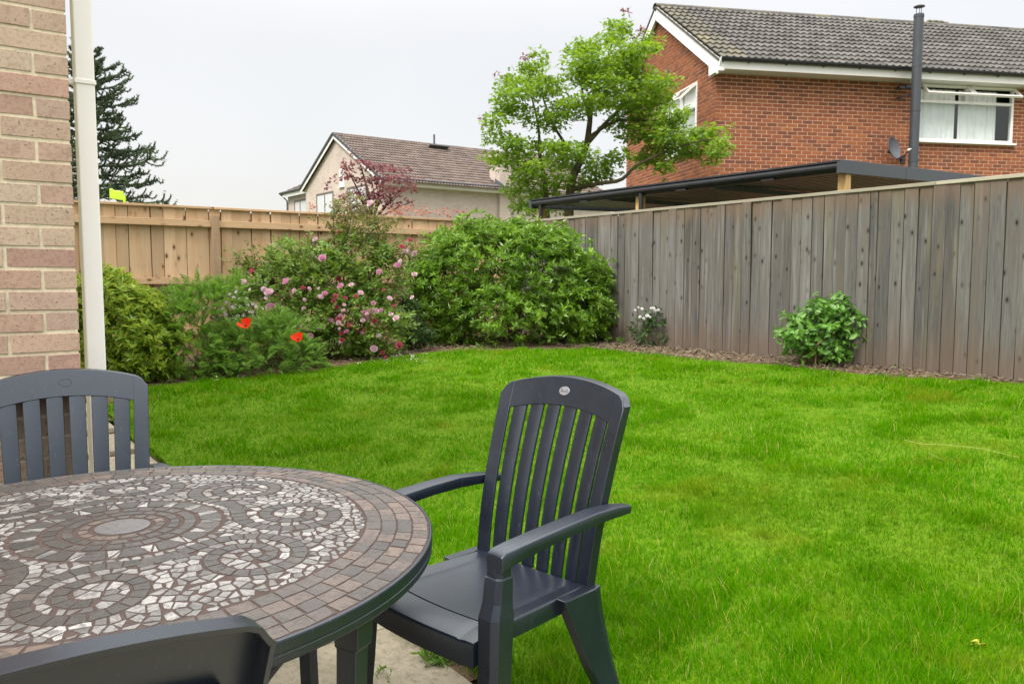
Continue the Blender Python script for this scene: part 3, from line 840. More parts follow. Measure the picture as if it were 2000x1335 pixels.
# core walls stand a brick's skin behind the brick faces, with openings left for the windows
def wall_with_hole(mb, d, n, s0, s1, z0, z1, hole, th_=.10):
    a, b, c, e = hole
    for (x0, x1, y0, y1) in ((s0, a, z0, z1), (b, s1, z0, z1), (a, b, z0, c), (a, b, e, z1)):
        if x1 - x0 > .01 and y1 - y0 > .01:
            mb.add(*box_axes(o_r + d * (x0 + x1) / 2 + Z * (y0 + y1) / 2 - n * (th_ / 2 + .004), d * (x1 - x0) / 2, n * th_ / 2, Z * (y1 - y0) / 2))
wall_with_hole(mb, Lr, -Gr, .11, LEN, .3, 5.56, winF)
wall_with_hole(mb, Gr, -Lr, .005, DEP, .3, 5.56, winG)
g0, g1 = .02, DEP
gp_ = [(g0, 5.57), (g1, 5.57), (g1, roofz(g1) - .12), (GR_, ZR - .16), (g0, roofz(g0) - .12)]
Fa = np.array([H(.004, a, b) for a, b in gp_]); Fb = np.array([H(.10, a, b) for a, b in gp_])
mb.add(*loft([Fa, Fb]))
mb.add(*box_axes(H(LEN / 2, DEP - .05, 3.3), Lr * LEN / 2, Gr * .05, Z * 3.0)); mb.add(*box_axes(H(LEN - .05, DEP / 2, 3.0), Lr * .05, Gr * (DEP / 2 - .11), Z * 2.6))
obj('wall', mb, M['mortar_red'], rh)
items = wall_bricks(o_r, Lr, -Gr, 0., 11., .5, 5.5, [winF])
def gtop(z):
    if z < 5.5: return (.0, DEP)
    lo = GR_ - (ZR - .14 - z) / tanp; hi = GR_ + (ZR - .14 - z) / tanp
    return (max(0., lo), min(DEP, hi)) if hi > lo else None
items += wall_bricks(o_r, Gr, -Lr, 0.012, DEP, .5, 7.6, [winG], gtop)
vis = [it for it in items if it[1][2, 3] > 3.45]; low = [it for it in items if it[1][2, 3] <= 3.45]
pieces('brick', 'brickwork', rh, BRICKV, vis, M['brick_red'])
mb = MB()
for k_, m_ in low: mb.add(BRICKV[0][0] @ m_[:3, :3].T + m_[:3, 3], BRICKV[0][1])
obj('lower_brickwork', mb, M['brick_red'], rh, kind='stuff')
# roof
down = (-Gr * math.cos(pit) - Z * math.sin(pit)); slope = (GR_ + .40) / math.cos(pit)
ra = H(-.14, GR_, ZR)
tl = roof_plane_tiles(ra, Lr, LEN, down, slope)
roof_mb = MB()
for sgn in (-1, 1):
    dn = (Gr * sgn) * math.cos(pit) - Z * math.sin(pit); ln = slope if sgn < 0 else (DEP - GR_ + .3) / math.cos(pit)
    nn = np.cross(Lr, dn); nn = nn if nn[2] > 0 else -nn
    roof_mb.add(*box_axes(ra + Lr * LEN / 2 + dn * (ln / 2) - nn * .03, Lr * (LEN / 2 - .005), dn * (ln / 2 - .01), nn * .018))
roof = obj('roof', roof_mb, M['tile_grey'], rh)
pieces('roof_tile', 'roof_tiles', roof, [roof_tile()], [(0, m) for _, m, c, r_ in tl if c > 1], M['tile_grey'])
pieces('verge_tile', 'verge_tiles', roof, [roof_tile()], [(0, m) for _, m, c, r_ in tl if c <= 1], M['tile_moss'])
for k in range(int(LEN / .45)):
    mb = MB(); a = np.linspace(-1.75, 1.75, 9)
    secs = [[ra + Lr * x + (Gr * math.sin(q) * .12 + Z * (math.cos(q) * .085 - .035)) for q in a] for x in (k * .45, k * .45 + .44)]
    mb.add(*loft(secs, False, False)); obj('ridge_tile', mb, M['tile_moss' if k % 3 == 0 else 'tile_grey'], roof)
# barge boards, box ends, fascia, soffit, gutter
for sgn, gend in ((-1, -.37), (1, DEP + .25)):
    a = H(-.10, GR_ + sgn * .012, ZR - .165); b = H(-.10, gend, roofz(gend) - .165)
    if sgn < 0: b = H(-.10, gend, ZR - (GR_ - gend) * tanp - .165)
    mb = MB(); mb.add(*beam(a, b, .028, .20, up=Lr)) ; V_, F_ = mb.V[0], None
    obj('barge_board', MB().add(*box_axes((a + b) / 2, (b - a) / 2, Lr * .014, np.cross((b - a) / np.linalg.norm(b - a), Lr) * .14)), M['pvc'], rh)
    obj('barge_soffit', MB().add(*box_axes((a + b) / 2 + Lr * .06 - Z * .06, (b - a) / 2, Lr * .045, np.cross((b - a) / np.linalg.norm(b - a), Lr) * .008)), M['pvc'], rh)
mb = MB(); V1 = [H(-.115, -.37, 5.40), H(-.115, .10, 5.40), H(-.115, .10, 5.72), H(-.115, -.30, 5.62), H(-.115, -.37, 5.56)]
V2 = [p + Lr * .11 for p in V1]; mb.add(*loft([V1, V2])); obj('box_end', mb, M['pvc'], rh)
obj('fascia', MB().add(*box_axes(H(LEN / 2, -.345, 5.515), Lr * LEN / 2, Gr * .012, Z * .075)), M['pvc'], rh)
obj('soffit', MB().add(*box_axes(H(LEN / 2, -.17, 5.448), Lr * LEN / 2, Gr * .160, Z * .008)), M['pvc'], rh)
a = np.linspace(math.pi, 2 * math.pi, 9)
secs = [[H(x, -.415 + .058 * math.cos(q), 5.635 + .058 * math.sin(q)) for q in list(a) + list(a[::-1])] for x in (-.11, LEN)]
for k in range(len(secs)):
    for j in range(9, 18): secs[k][j] = secs[k][j] + Z * .006
gut = obj('gutter', MB().add(*loft(secs)), M['black'], rh)
obj('gutter_end', MB().add(*loft([[H(-.115, -.415 + .06 * math.cos(q), 5.635 + .06 * math.sin(q)) for q in a], [H(-.109, -.415 + .06 * math.cos(q), 5.635 + .06 * math.sin(q)) for q in a]])), M['pvc'], gut)
for k in range(14):
    obj('gutter_bracket', MB().add(*box_axes(H(.5 + .8 * k, -.385, 5.572), Lr * .012, Gr * .024, Z * .012)), M['black'], gut)
# facade window with two top lights propped open
wf, W0 = window(rh, o_r, Lr, -Gr, *winF, mull=[(5.68, 5.11, 5.40)], transom=5.09)
pane(wf, W0, Lr, -Gr, 4.575, 6.785, 4.325, 5.06)
for k, (sa, sb) in enumerate(((4.56, 5.67), (5.69, 6.83))):
    tilt = R(46); hz = 5.43; ln = .34
    dn = -Z * math.cos(tilt) + (-Gr) * math.sin(tilt); nr = np.cross(Lr, dn)
    mb = MB(); p0 = W0(0, hz, .025)
    def bar2(a_, b_, c_, e_): mb.add(*box_axes(p0 + Lr * (a_ + b_) / 2 + dn * (c_ + e_) / 2, Lr * (b_ - a_) / 2, dn * (e_ - c_) / 2, nr * .022))
    bar2(sa, sb, 0, .05); bar2(sa, sb, ln - .05, ln); bar2(sa, sa + .05, .05, ln - .05); bar2(sb - .05, sb, .05, ln - .05)
    sh = obj('top_light', mb, M['pvc'], wf, label='open top light of the bedroom window')
for sa, sb in ((4.60, 5.47), (5.56, 6.50)):
    n_ = 46; s_ = np.linspace(sa, sb, n_); mbc = MB()
    P = np.stack([np.stack([W0(q + (.10 * (1 - t) * (1 if q > 5.4 and sa < 5 and q > sb - .3 else 0)) * 0, 4.33 + (5.36 - 4.33) * t, -.085 + .018 * math.sin(q * 46 + 2 * math.sin(q * 7)) + .008 * math.sin(q * 101)) for t in (0, .5, 1)]) for q in s_])
    mbc.add(*grid(P)); obj('net_curtain', mbc, M['net'], wf, smooth=True)
mb = MB(); P = [[W0(s_, z_, -.75) for z_ in (4.0, 5.6)] for s_ in (4.0, 7.4)]; mb.add(*grid(P))
for s_ in (4.0, 7.4): mb.add(*grid([[W0(s_, z_, k_) for z_ in (4.0, 5.6)] for k_ in (-.75, -.12)]))
for z_ in (4.0, 5.6): mb.add(*grid([[W0(s_, z_, k_) for s_ in (4.0, 7.4)] for k_ in (-.75, -.12)]))
obj('room_lining', mb, M['room'], wf)
# gable window
wg, W1 = window(rh, o_r, Gr, -Lr, *winG, mull=[(1.74, 4.18, 5.42)], transom=5.0)
pane(wg, W1, Gr, -Lr, .94, 2.54, 4.18, 4.97)
tilt = R(48); dn = -Z * math.cos(tilt) + (-Lr) * math.sin(tilt); nr = np.cross(Gr, dn); ln = .50
for sa, sb in ((.90, 1.73), (1.75, 2.58)):
    mb = MB(); p0 = W1(0, 5.45, .025)
    bar2(sa, sb, 0, .05) if False else None
    for a_, b_, c_, e_ in ((sa, sb, 0, .055), (sa, sb, ln - .055, ln), (sa, sa + .055, .055, ln - .055), (sb - .055, sb, .055, ln - .055)):
        mb.add(*box_axes(p0 + Gr * (a_ + b_) / 2 + dn * (c_ + e_) / 2, Gr * (b_ - a_) / 2, dn * (e_ - c_) / 2, nr * .022))
    tlg = obj('top_light', mb, M['pvc'], wg, label='open top light of the gable window')
    obj('pane', MB().add(*box_axes(p0 + Gr * (sa + sb) / 2 + dn * ln / 2, Gr * (sb - sa - .10) / 2, dn * (ln - .10) / 2, nr * .004)), M['glass'], wg)
mb = MB(); mb.add(*grid([[W1(s_, z_, -.06) for z_ in (4.2, 5.42)] for s_ in (.94, 2.54)])); obj('pane_fill', mb, M['net'], wg)  # added white sheet across the window; its colour imitates the sky's reflection
mb = MB(); mb.add(*grid([[W1(s_, z_, -.5) for z_ in (4.0, 5.6)] for s_ in (.5, 3.0)]))
mb.add(*grid([[W1(s_, z_, k_) for z_ in (4.0, 5.6)] for s_, k_ in ((.5, -.5), (.5, -.12))])); obj('room_lining', mb, M['room'], wg)
# flue
LF = float((onplane(1789, 180, H(0, -.62), Gr) - o_r) @ Lr)
fl = obj('flue', MB().add(*tube([H(LF, -.62, 2.6), H(LF, -.62, 6.62)], .093, 20)), M['anthracite'], rh, smooth=False)
for zz in (3.75, 4.75, 5.62, 6.58):
    obj('flue_collar', MB().add(*tube([H(LF, -.62, zz - .02), H(LF, -.62, zz + .02)], .099, 20)), M['anthracite'], fl)
obj('flue_bracket', MB().add(*box_axes(H(LF, -.29, 5.1), Lr * .015, Gr * .26, Z * .015)), M['anthracite'], fl)
mb = MB(); mb.add(*lathe([(0, .06), (.02, .055), (.105, .012), (.105, .0), (0, .0)], 20, H(LF, -.62, 6.76)))
for k in range(3):
    mb.add(*tube([H(LF + .05 * math.cos(k * 2.1), -.62 + .05 * math.sin(k * 2.1), 6.6), H(LF + .05 * math.cos(k * 2.1), -.62 + .05 * math.sin(k * 2.1), 6.78)], .006, 6))
obj('flue_cap', mb, M['anthracite'], fl)
# ridge lump of old mortar and moss
mb = MB()
for k in range(9):
    mb.add(*lathe([(0, .05), (.05, .04), (.08, 0), (0, -.02)], 7, H(7.1 + .06 * k + rnd.uniform(-.02, .02), GR_, ZR + .03 + rnd.uniform(0, .03))))
obj('ridge_moss', mb, M['tile_moss'], roof)
# gable bracket
obj('wall_bracket', MB().add(*tube([H(-.06, 2.35, 5.75), H(-.08, 2.35, 6.1)], .02, 6)).add(*box_axes(H(-.03, 2.35, 5.9), Lr * .04, Gr * .015, Z * .015)), M['dish'], rh)
# satellite dish and floodlight fixed to the wall: things of their own
dp = H(float((onplane(1747, 292, H(0, -.30), Gr) - o_r) @ Lr), -.30, 4.05)
sat = thing('satellite_dish', 'grey oval satellite dish fixed to the red brick wall left of the black flue', 'satellite dish', H(4.2, -.02, 3.9))
ax = -Gr * .88 + Lr * .36 + Z * .25; ax /= np.linalg.norm(ax)
s1 = np.cross(Z, ax); s1 /= np.linalg.norm(s1); s2 = np.cross(ax, s1)
ra_ = np.linspace(0, 1, 7); aa = np.arange(24) * 2 * math.pi / 24
S = [[dp + (s1 * .20 * math.cos(q) + s2 * .235 * math.sin(q)) * r_ + ax * (.075 * r_ * r_ - .07) for q in aa] for r_ in ra_[1:]]
S2 = [[p - ax * .012 for p in row] for row in S[::-1]]
obj('reflector', MB().add(*loft(S + S2, True)), M['dish'], sat, smooth=True)
lnb = dp + ax * .30 - s2 * .16
obj('feed_arm', MB().add(*tube([dp - s2 * .24 - ax * .01, dp - s2 * .24 + ax * .14, lnb], .012, 6)), M['black'], sat)
obj('feed_horn', MB().add(*tube([lnb - ax * .03, lnb + ax * .05], .03, 10)), M['pvc'], sat)
obj('mount', MB().add(*tube([dp - ax * .08, dp - ax * .2 + Lr * .06, H(4.22, -.02, 3.86)], .02, 8)).add(*box_axes(H(4.22, -.015, 3.86), Lr * .05, Gr * .012, Z * .08)), M['black'], sat)
cl = thing('floodlight', 'small black floodlight on a bracket under the eaves beside the flue', 'floodlight', H(4.2, -.02, 5.3))
c0 = H(4.12, -.22, 5.30)
obj('lamp_body', MB().add(*box_axes(c0 + Lr * .02, Lr * .10, Gr * .06, Z * .03)).add(*box_axes(c0 - Lr * .16 - Z * .02, Lr * .07, Gr * .05, Z * .025)), M['black'], cl, bevel=.006)
obj('bracket', MB().add(*tube([c0, H(4.14, -.10, 5.36), H(4.14, -.01, 5.36)], .012, 6)), M['black'], cl)
obj('sensor', MB().add(*lathe([(0, .035), (.03, .02), (.035, -.01), (0, -.03)], 10, c0 + Lr * .16 + Z * .02)), M['pvc'], cl)
obj('cable', MB().add(*tube([H(4.17, -.08, 5.36), H(4.17, -.20, 5.44)], .006, 5)), M['black'], cl)

# ================================================================== BEIGE HOUSE (far, centre left)
cb = atY(745, 345, 34.); ub0, vb0 = uv(cb)
B = lambda u, v, z=0.: w(ub0 + u, vb0 + v, z)
bh = thing('beige_brick_house', 'pale beige brick house with brown tiled roof beyond the tan back fence', 'house', B(4, 5, .3))
UR, ZRb, ZEb, LB = 4.45, 8.0, 5.52, 13.
tb = (ZRb - ZEb) / (UR + .3)
rzb = lambda u: ZRb - abs(u - UR) * tb
gpoly = [(0, .2), (8.25, .2), (8.25, rzb(8.25) - .12), (UR, ZRb - .15), (0, rzb(0) - .12)]
fw_ = obj('wall', MB().add(*loft([[B(a, 0, z) for a, z in gpoly], [B(a, LB, z) for a, z in gpoly]])), M['wall_beige'], bh)
add_uv(fw_, (U + V) / 1.0)
wg_ = obj('wing_wall', MB().add(*box_axes(B(9.95, 2.2, 3.0), U * 1.68, V * 1.85, Z * 2.72)), M['wall_beige'], bh); add_uv(wg_, (U + V))
pb = math.atan(tb); slb = (UR + .42) / math.cos(pb)
dnb = -U * math.cos(pb) - Z * math.sin(pb); rab = B(UR, -.18, ZRb)
mb = MB()
for sgn in (-1, 1):
    dn = U * sgn * math.cos(pb) - Z * math.sin(pb); ln = slb if sgn < 0 else 4.25 / math.cos(pb)
    nn = np.cross(V, dn); nn = nn if nn[2] > 0 else -nn
    mb.add(*box_axes(rab + V * (LB / 2) + dn * ln / 2 - nn * .03, V * LB / 2, dn * (ln / 2 - .01), nn * .02))
rfb = obj('roof', mb, M['tile_brown'], bh)
tlb = roof_plane_tiles(rab, V, LB, dnb, slb, .33, .30)
pieces('roof_tile', 'roof_tiles', rfb, [roof_tile(.30, .38, .018, 6)], [(0, m) for _, m, c, r_ in tlb], M['tile_brown'])
dW = -V * math.cos(.43) - Z * math.sin(.43)
tlb2 = roof_plane_tiles(B(8.2, 2.55, 7.04), U, 3.6, dW, 2.8, .33, .30)
wr = obj('wing_roof', MB().add(*box_axes(B(10.05, 1.28, 6.44), U * 1.80, dW * 1.42, np.cross(U, dW) * .02)), M['tile_brown'], bh)
mb = MB()
for _, m_, c, r_ in tlb2:
    v_ = roof_tile(.30, .38, .018, 6); mb.add(v_[0] @ m_[:3, :3].T + m_[:3, 3], v_[1])
obj('roof_tiles', mb, M['tile_brown'], wr, kind='stuff')
for k in range(int(LB / .45)):
    secs = [[rab + V * x + (U * math.sin(q) * .12 + Z * (math.cos(q) * .085 - .03)) for q in np.linspace(-1.75, 1.75, 7)] for x in (k * .45, k * .45 + .44)]
    obj('ridge_tile', MB().add(*loft(secs, False, False)), M['tile_brown'], rfb)
for sgn, ue in ((-1, -.36), (1, 8.6)):
    a = B(UR, -.15, ZRb - .10); b = B(ue, -.15, rzb(ue) - .10); d_ = (b - a) / np.linalg.norm(b - a); nv = np.cross(d_, V)
    nv = nv if nv[2] > 0 else -nv
    obj('barge_board', MB().add(*box_axes((a + b) / 2 - nv * .03, (b - a) / 2, V * .014, nv * .085)), M['pvc'], bh)
    obj('verge_trim', MB().add(*box_axes((a + b) / 2 - V * .02 + nv * .085, (b - a) / 2, V * .05, nv * .05)), M['black'], bh)
obj('fascia', MB().add(*box_axes(B(-.36, LB / 2, 5.36), U * .012, V * LB / 2, Z * .10)), M['pvc'], bh)
obj('soffit', MB().add(*box_axes(B(-.165, LB / 2, 5.27), U * .16, V * LB / 2, Z * .01)), M['pvc'], bh)
obj('gutter', MB().add(*tube([B(-.41, -.15, 5.52), B(-.41, LB, 5.52)], .055, 8)), M['black'], bh)
obj('fascia', MB().add(*box_axes(B(10.0, .07, 5.76), U * 1.75, V * .012, Z * .09)), M['pvc'], bh)
obj('gutter', MB().add(*tube([B(8.3, .0, 5.89), B(11.88, .0, 5.89)], .065, 8)), M['black'], bh)
obj('rainwater_pipe', MB().add(*tube([B(11.8, .0, 5.85), B(11.58, .28, 5.5), B(11.58, .28, .3)], .04, 8)), M['black'], bh)
for name_, sa, sb, za, zb_, ml in (('window', 8.8, 10.7, 4.4, 5.45, [9.9]), ('window', 4.9, 6.9, 4.3, 5.45, [5.9]), ('window', 1.4, 3.4, 4.3, 5.45, [2.4])):
    wf2, W2 = window(bh, B(0, .35 if sa > 8 else 0, 0), U, -V, sa, sb, za, zb_, mull=[(m_, za + .06, zb_ - .06) for m_ in ml], fw=.09, name=name_, mat='brown_frame')
    # curtains and pane lie in front of the solid wall
    obj('pane', MB().add(*box_axes(W2((sa + sb) / 2, (za + zb_) / 2, .004), U * ((sb - sa) / 2 - .09), V * .003, Z * ((zb_ - za) / 2 - .09))), M['pane_fill'], wf2)
wf2, W2 = window(bh, B(0, 0, 0), U, -V, 3.7, 4.15, 5.55, 6.35, fw=.07)
obj('pane', MB().add(*box_axes(W2(3.925, 5.95, .004), U * .155, V * .003, Z * .33)), M['pane_fill'], wf2)
# soil pipe on the ridge, chimney at the eaves
vq = uv(onplane(840, 280, rab, U))
sp = obj('vent_stack', MB().add(*tube([w(ub0 + UR - .4, vq[1], ZRb - .5), w(ub0 + UR - .4, vq[1], ZRb + .42)], .05, 8)), M['dish'], bh)
obj('vent_flashing', MB().add(*box_axes(w(ub0 + UR - .55, vq[1] + .1, ZRb - .26), U * .25 - Z * .12, V * .55, (U * .43 + Z * .9) * .02)), M['dish'], sp)
vq2 = uv(onplane(990, 360, B(-.3, 0), U))[1]
ch = obj('chimney', MB().add(*box_axes(w(ub0 + .25, vq2, 3.6), U * .42, V * .30, Z * 3.35)).add(*box_axes(w(ub0 + .25, vq2, 7.0), U * .46, V * .34, Z * .06)), M['wall_beige'], bh); add_uv(ch, (U + V))
obj('chimney_flashing', MB().add(*box_axes(w(ub0 - .14, vq2 - .34, 5.72), U * .28 + Z * .14, V * .025, Z * .10)), M['dish'], ch)

# ================================================================== CANOPY beyond the right fence
VC0, VC1, UC0, UC1 = 8.4, 12.5, 5.22, 10.92
cz = lambda v: 2.71 + (v - VC0) * .02
cn = thing('canopy', 'low dark flat-roofed canopy on timber posts standing behind the weathered fence', 'canopy', w(8, 10.4, .47))
vsx = []; zsx = []
vv_ = VC0 + .10
while vv_ < VC1 - .1:
    for dv, dz in ((0, 0), (.05, 0), (.065, .03), (.115, .03), (.13, 0)): vsx.append(vv_ + dv); zsx.append(cz(vv_ + dv) - .085 + dz)
    vv_ += .18
P = np.array([[w(u_, a_, b_) for a_, b_ in zip(vsx, zsx)] for u_ in (UC0 + .06, UC1 - .06)])
obj('roof_sheet', MB().add(*grid_solid(P, P + Z * .008)), M['sheet'], cn)
obj('front_beam', MB().add(*box_axes(w((UC0 + UC1) / 2, VC0 + .05, 2.645), U * ((UC1 - UC0) / 2 - .031), V * .022, Z * .055)), M['black'], cn, bevel=.004)
obj('gutter', MB().add(*tube([w(UC0 - .02, VC0 - .005, 2.655), w(UC1 + .02, VC0 - .005, 2.655)], .052, 14)).add(*box_axes(w((UC0 + UC1) / 2, VC0 - .005, 2.708), U * ((UC1 - UC0) / 2 + .01), V * .055, Z * .010)), M['black'], cn)
obj('rear_beam', MB().add(*box_axes(w((UC0 + UC1) / 2, VC1, cz(VC1) - .06), U * ((UC1 - UC0) / 2 - .031), V * .03, Z * .07)), M['black'], cn)
for uu_ in (UC0, UC1):
    for k in range(3):
        va, vb_ = VC0 - .06 + k * 1.39, VC0 - .06 + (k + 1) * 1.39 - .006
        a = w(uu_, va, cz(va) - .065); b = w(uu_, vb_, cz(vb_) - .065)
        obj('end_fascia', MB().add(*box_axes((a + b) / 2, (b - a) / 2, U * .03, Z * .075)), M['anthracite'], cn, bevel=.003)
for k in range(5):
    u_ = UC0 + .9 + k * 1.0
    obj('rafter', MB().add(*box_axes(w(u_, (VC0 + VC1) / 2, 2.60), U * .03, V * 2.0, Z * .035)), M['anthracite'], cn) if k in (1, 3) else None
def post_px(px, py, v_):
    q = onplane(px, py, w(0, v_), V); return uv(q)
for px, v_, drop in ((1058, VC0 + .12, True), (1251, VC0 + .12, True), (1648, VC0 + .12, False), (1410, VC1 - .15, False), (1180, VC1 - .15, False)):
    u_ = post_px(px, 390, v_)[0]
    o = bpy.data.objects.new('post', make_mesh('post', *box(-.05, .05, -.05, .05, 0, 2.12), M['timber'])); link(o, cn)
    o.matrix_basis = Matrix(mat4(w(u_, v_, .46) - np.array(cn.location), U, V, Z).tolist())
    if drop: obj('downpipe', MB().add(*tube([w(u_ - .13, VC0 + .0, 2.62), w(u_ - .13, VC0 + .0, .45)], .035, 10)), M['black'], cn)
for u_ in (6.2, 7.6, 9.6):
    obj('gutter_bracket', MB().add(*box_axes(w(u_, VC0 + .0, 2.595), U * .09, V * .02, Z * .012)), M['black'], cn)

# ================================================================== TABLE with mosaic top
TC = np.array([-1.057, 2.042, 0.]); TR = .842; TZ = .7175
HUB = np.array([.044, .079])                                     # the pattern sits a little off the middle
def warp(p):
    p = np.asarray(p, float); r_ = np.hypot(p[..., 0], p[..., 1]) / TR
    return p + HUB * (0.0 + (1 - np.clip(r_, 0, 1) ** 2))[..., None]
HUB = np.array([-.013, .12])
table = thing('mosaic_table', 'round garden table with a brown and white stone mosaic top and dark rim', 'table', TC)
prof = [(0, .676), (.60, .676), (.61, .666), (.826, .666), (.840, .669), (.8445, .675), (.8450, .689), (.8430, .6905), (.8430, .6940), (.8460, .6955), (.8463, .7160), (.8450, .7188), (.8425, .7200), (.8395, .7200), (.8380, .7185), (.8378, .716), (0, .716)]
obj('tabletop', MB().add(*lathe(prof, 144, TC)), M['plastic'], table, smooth=False)
obj('grout_bed', MB().add(*lathe([(0, .7150), (.8377, .7150), (.8377, TZ + .0006), (0, TZ + .0006)], 144, TC)), M['grout'], table)
tiles = []                                                       # (polygon in pattern space, material)
def ring_tiles(r0, r1, n, mk, ph=0., g=.0035, jit=.0):
    for k in range(n):
        a0 = ph + 2 * math.pi * k / n + rnd.gauss(0, jit); a1 = ph + 2 * math.pi * (k + 1) / n + rnd.gauss(0, jit)
        ga0 = g / r0 / 2; ga1 = g / r1 / 2; am = (a0 + a1) / 2
        p = [(r0 + g / 2, a0 + ga0), (r1 - g / 2, a0 + ga1), (r1 - g / 2, am), (r1 - g / 2, a1 - ga1), (r0 + g / 2, a1 - ga0), (r0 + g / 2, am)]
        q = np.array([(a * math.cos(b), a * math.sin(b)) for a, b in p]) + rng.normal(0, .0009, (6, 2))
        tiles.append((q, mk))
for i, (r0, r1) in enumerate(((.664, .707), (.707, .750), (.750, .793), (.793, .836))):
    ring_tiles(r0, r1, int(2 * math.pi * r0 / .058), 't_border', i * .033, .0042, .003)
ring_tiles(.080, .112, 15, 't_border', .1, .009, .03); ring_tiles(.118, .150, 19, 't_dark', .3, .008, .02); ring_tiles(.156, .192, 24, 't_dark', .2, .006, .012)
n_s = 17
for k in range(n_s):                                             # star ring: dark wedges between white triangles
    a0 = 2 * math.pi * k / n_s; da = 2 * math.pi / n_s; pc = lambda r_, a: (r_ * math.cos(a), r_ * math.sin(a))
    tiles.append((np.array([pc(.200, a0 + .05 * da), pc(.257, a0 - .10 * da), pc(.262, a0 + .28 * da), pc(.256, a0 + .60 * da), pc(.200, a0 + .48 * da)]), 't_dark'))
    tiles.append((np.array([pc(.203, a0 + .54 * da), pc(.255, a0 + .68 * da), pc(.206, a0 + .93 * da)]), 't_shard'))
    tiles.append((np.array([pc(.212, a0 + .97 * da), pc(.257, a0 + .73 * da), pc(.259, a0 + .86 * da)]), 't_shard'))
bands = []; hwb = .0185
for k in range(8):
    phi = math.radians(-70 + 45 * k); hnd = 1 if k % 2 == 0 else -1
    cc = np.array([math.cos(phi), math.sin(phi)]) * .462
    pts = []
    for t in np.linspace(0, 1, 90):
        rho = .158 * (1 - .70 * t ** .9); psi = phi + math.pi + hnd * (2 * math.pi * 1.55 * t - .15)
        pts.append(cc + rho * np.array([math.cos(psi), math.sin(psi)]))
    d0 = pts[0] - pts[1]; d0 /= np.linalg.norm(d0); lead = []
    p = pts[0].copy()
    for q in range(9):
        rr = np.linalg.norm(p); tg = np.array([-p[1], p[0]]) / rr; tg *= np.sign(tg @ d0)
        d0 = .75 * d0 + .25 * tg; d0 /= np.linalg.norm(d0); p = p + d0 * .018
        if np.linalg.norm(p) < .288: p = p / np.linalg.norm(p) * .288
        lead.append(p.copy())
    line = np.array(lead[::-1] + pts)
    s_ = np.concatenate([[0], np.cumsum(np.linalg.norm(np.diff(line, axis=0), axis=1))])
    n_ = int(s_[-1] / .036); ss = np.linspace(0, s_[-1], n_ + 1)
    L2 = np.stack([np.interp(ss, s_, line[:, j]) for j in (0, 1)], 1); T2 = np.gradient(L2, axis=0); T2 /= np.linalg.norm(T2, axis=1)[:, None]
    N2 = np.stack([-T2[:, 1], T2[:, 0]], 1); hh = hwb * np.clip(1.15 - .35 * ss / s_[-1], .7, 1.1)
    for i in range(n_):
        g = .0020
        q = np.array([L2[i] + N2[i] * hh[i] + T2[i] * g, L2[i + 1] + N2[i + 1] * hh[i + 1] - T2[i + 1] * g, L2[i + 1] - N2[i + 1] * hh[i + 1] - T2[i + 1] * g, L2[i] - N2[i] * hh[i] + T2[i] * g])
        tiles.append((q + rng.normal(0, .0008, (4, 2)), 't_dark'))
    bands.append(L2)
BL = np.concatenate(bands)
BLd = np.concatenate([np.stack([np.interp(np.linspace(0, len(b) - 1, len(b) * 4), np.arange(len(b)), b[:, j]) for j in (0, 1)], 1) for b in bands])
# irregular shards: Voronoi cells between the scrolls
seeds = []
for _ in range(24000):
    r_ = math.sqrt(rnd.uniform(.268 ** 2, .658 ** 2)); a = rnd.uniform(0, 2 * math.pi); p = np.array([r_ * math.cos(a), r_ * math.sin(a)])
    if np.min(np.hypot(*(BLd - p).T)) < hwb + .011: continue
    if seeds and np.min(np.hypot(*(np.array(seeds) - p).T)) < rnd.choice((.021, .026, .032)): continue
    seeds.append(p)
seeds = np.array(seeds)
ga = np.arange(0, 2 * math.pi, .035)
ghost = np.concatenate([BLd[::2]] + [np.stack([r_ * np.cos(ga), r_ * np.sin(ga)], 1) for r_ in (.250, .676)])
ALLP = np.concatenate([seeds, ghost])
for i, p in enumerate(seeds):
    d = np.hypot(*(ALLP - p).T); near = np.argsort(d)[1:22]
    poly = [p + np.array(q) * .06 for q in ((-1, -1), (1, -1), (1, 1), (-1, 1))]
    for j in near:
        q = ALLP[j]; nrm = q - p; ln = np.linalg.norm(nrm)
        if ln > .12: break
        nrm = nrm / ln; isg = j >= len(seeds)
        lim = ln / 2 - rnd.uniform(.0014, .0032) if not isg else max(.004, ln - hwb - .004) * .98
        out = []
        for a, b in zip(poly, poly[1:] + poly[:1]):
            da = (a - p) @ nrm - lim; db = (b - p) @ nrm - lim
            if da <= 0: out.append(a)
            if da * db < 0: out.append(a + (b - a) * da / (da - db))
        poly = out
        if len(poly) < 3: break
    if len(poly) < 3: continue
    cl_ = [poly[0]]
    for q in poly[1:]:
        if np.linalg.norm(q - cl_[-1]) > .004: cl_.append(q)
    if len(cl_) > 3 and np.linalg.norm(cl_[0] - cl_[-1]) < .004: cl_.pop()
    if len(cl_) >= 3:
        q = np.array(cl_); c_ = q.mean(0)
        if len(q) > 4 and rnd.random() < .55: q = np.delete(q, rnd.randrange(len(q)), 0)          # knapped corners
        k_ = np.array([rnd.choice((0, 0, 0, .10, .22)) for _ in q])[:, None]
        tiles.append((q + (c_ - q) * k_, 't_shard'))
ah = np.arange(26) * 2 * math.pi / 26
obj('hub_cover', MB().add(*loft([np.c_[TC[0] + HUB[0] + r_ * np.cos(ah), TC[1] + HUB[1] + r_ * np.sin(ah), np.full(26, z_)] for r_, z_ in ((.070, TZ), (.070, TZ + .0030), (.064, TZ + .0042))])), M['t_hub'], table)
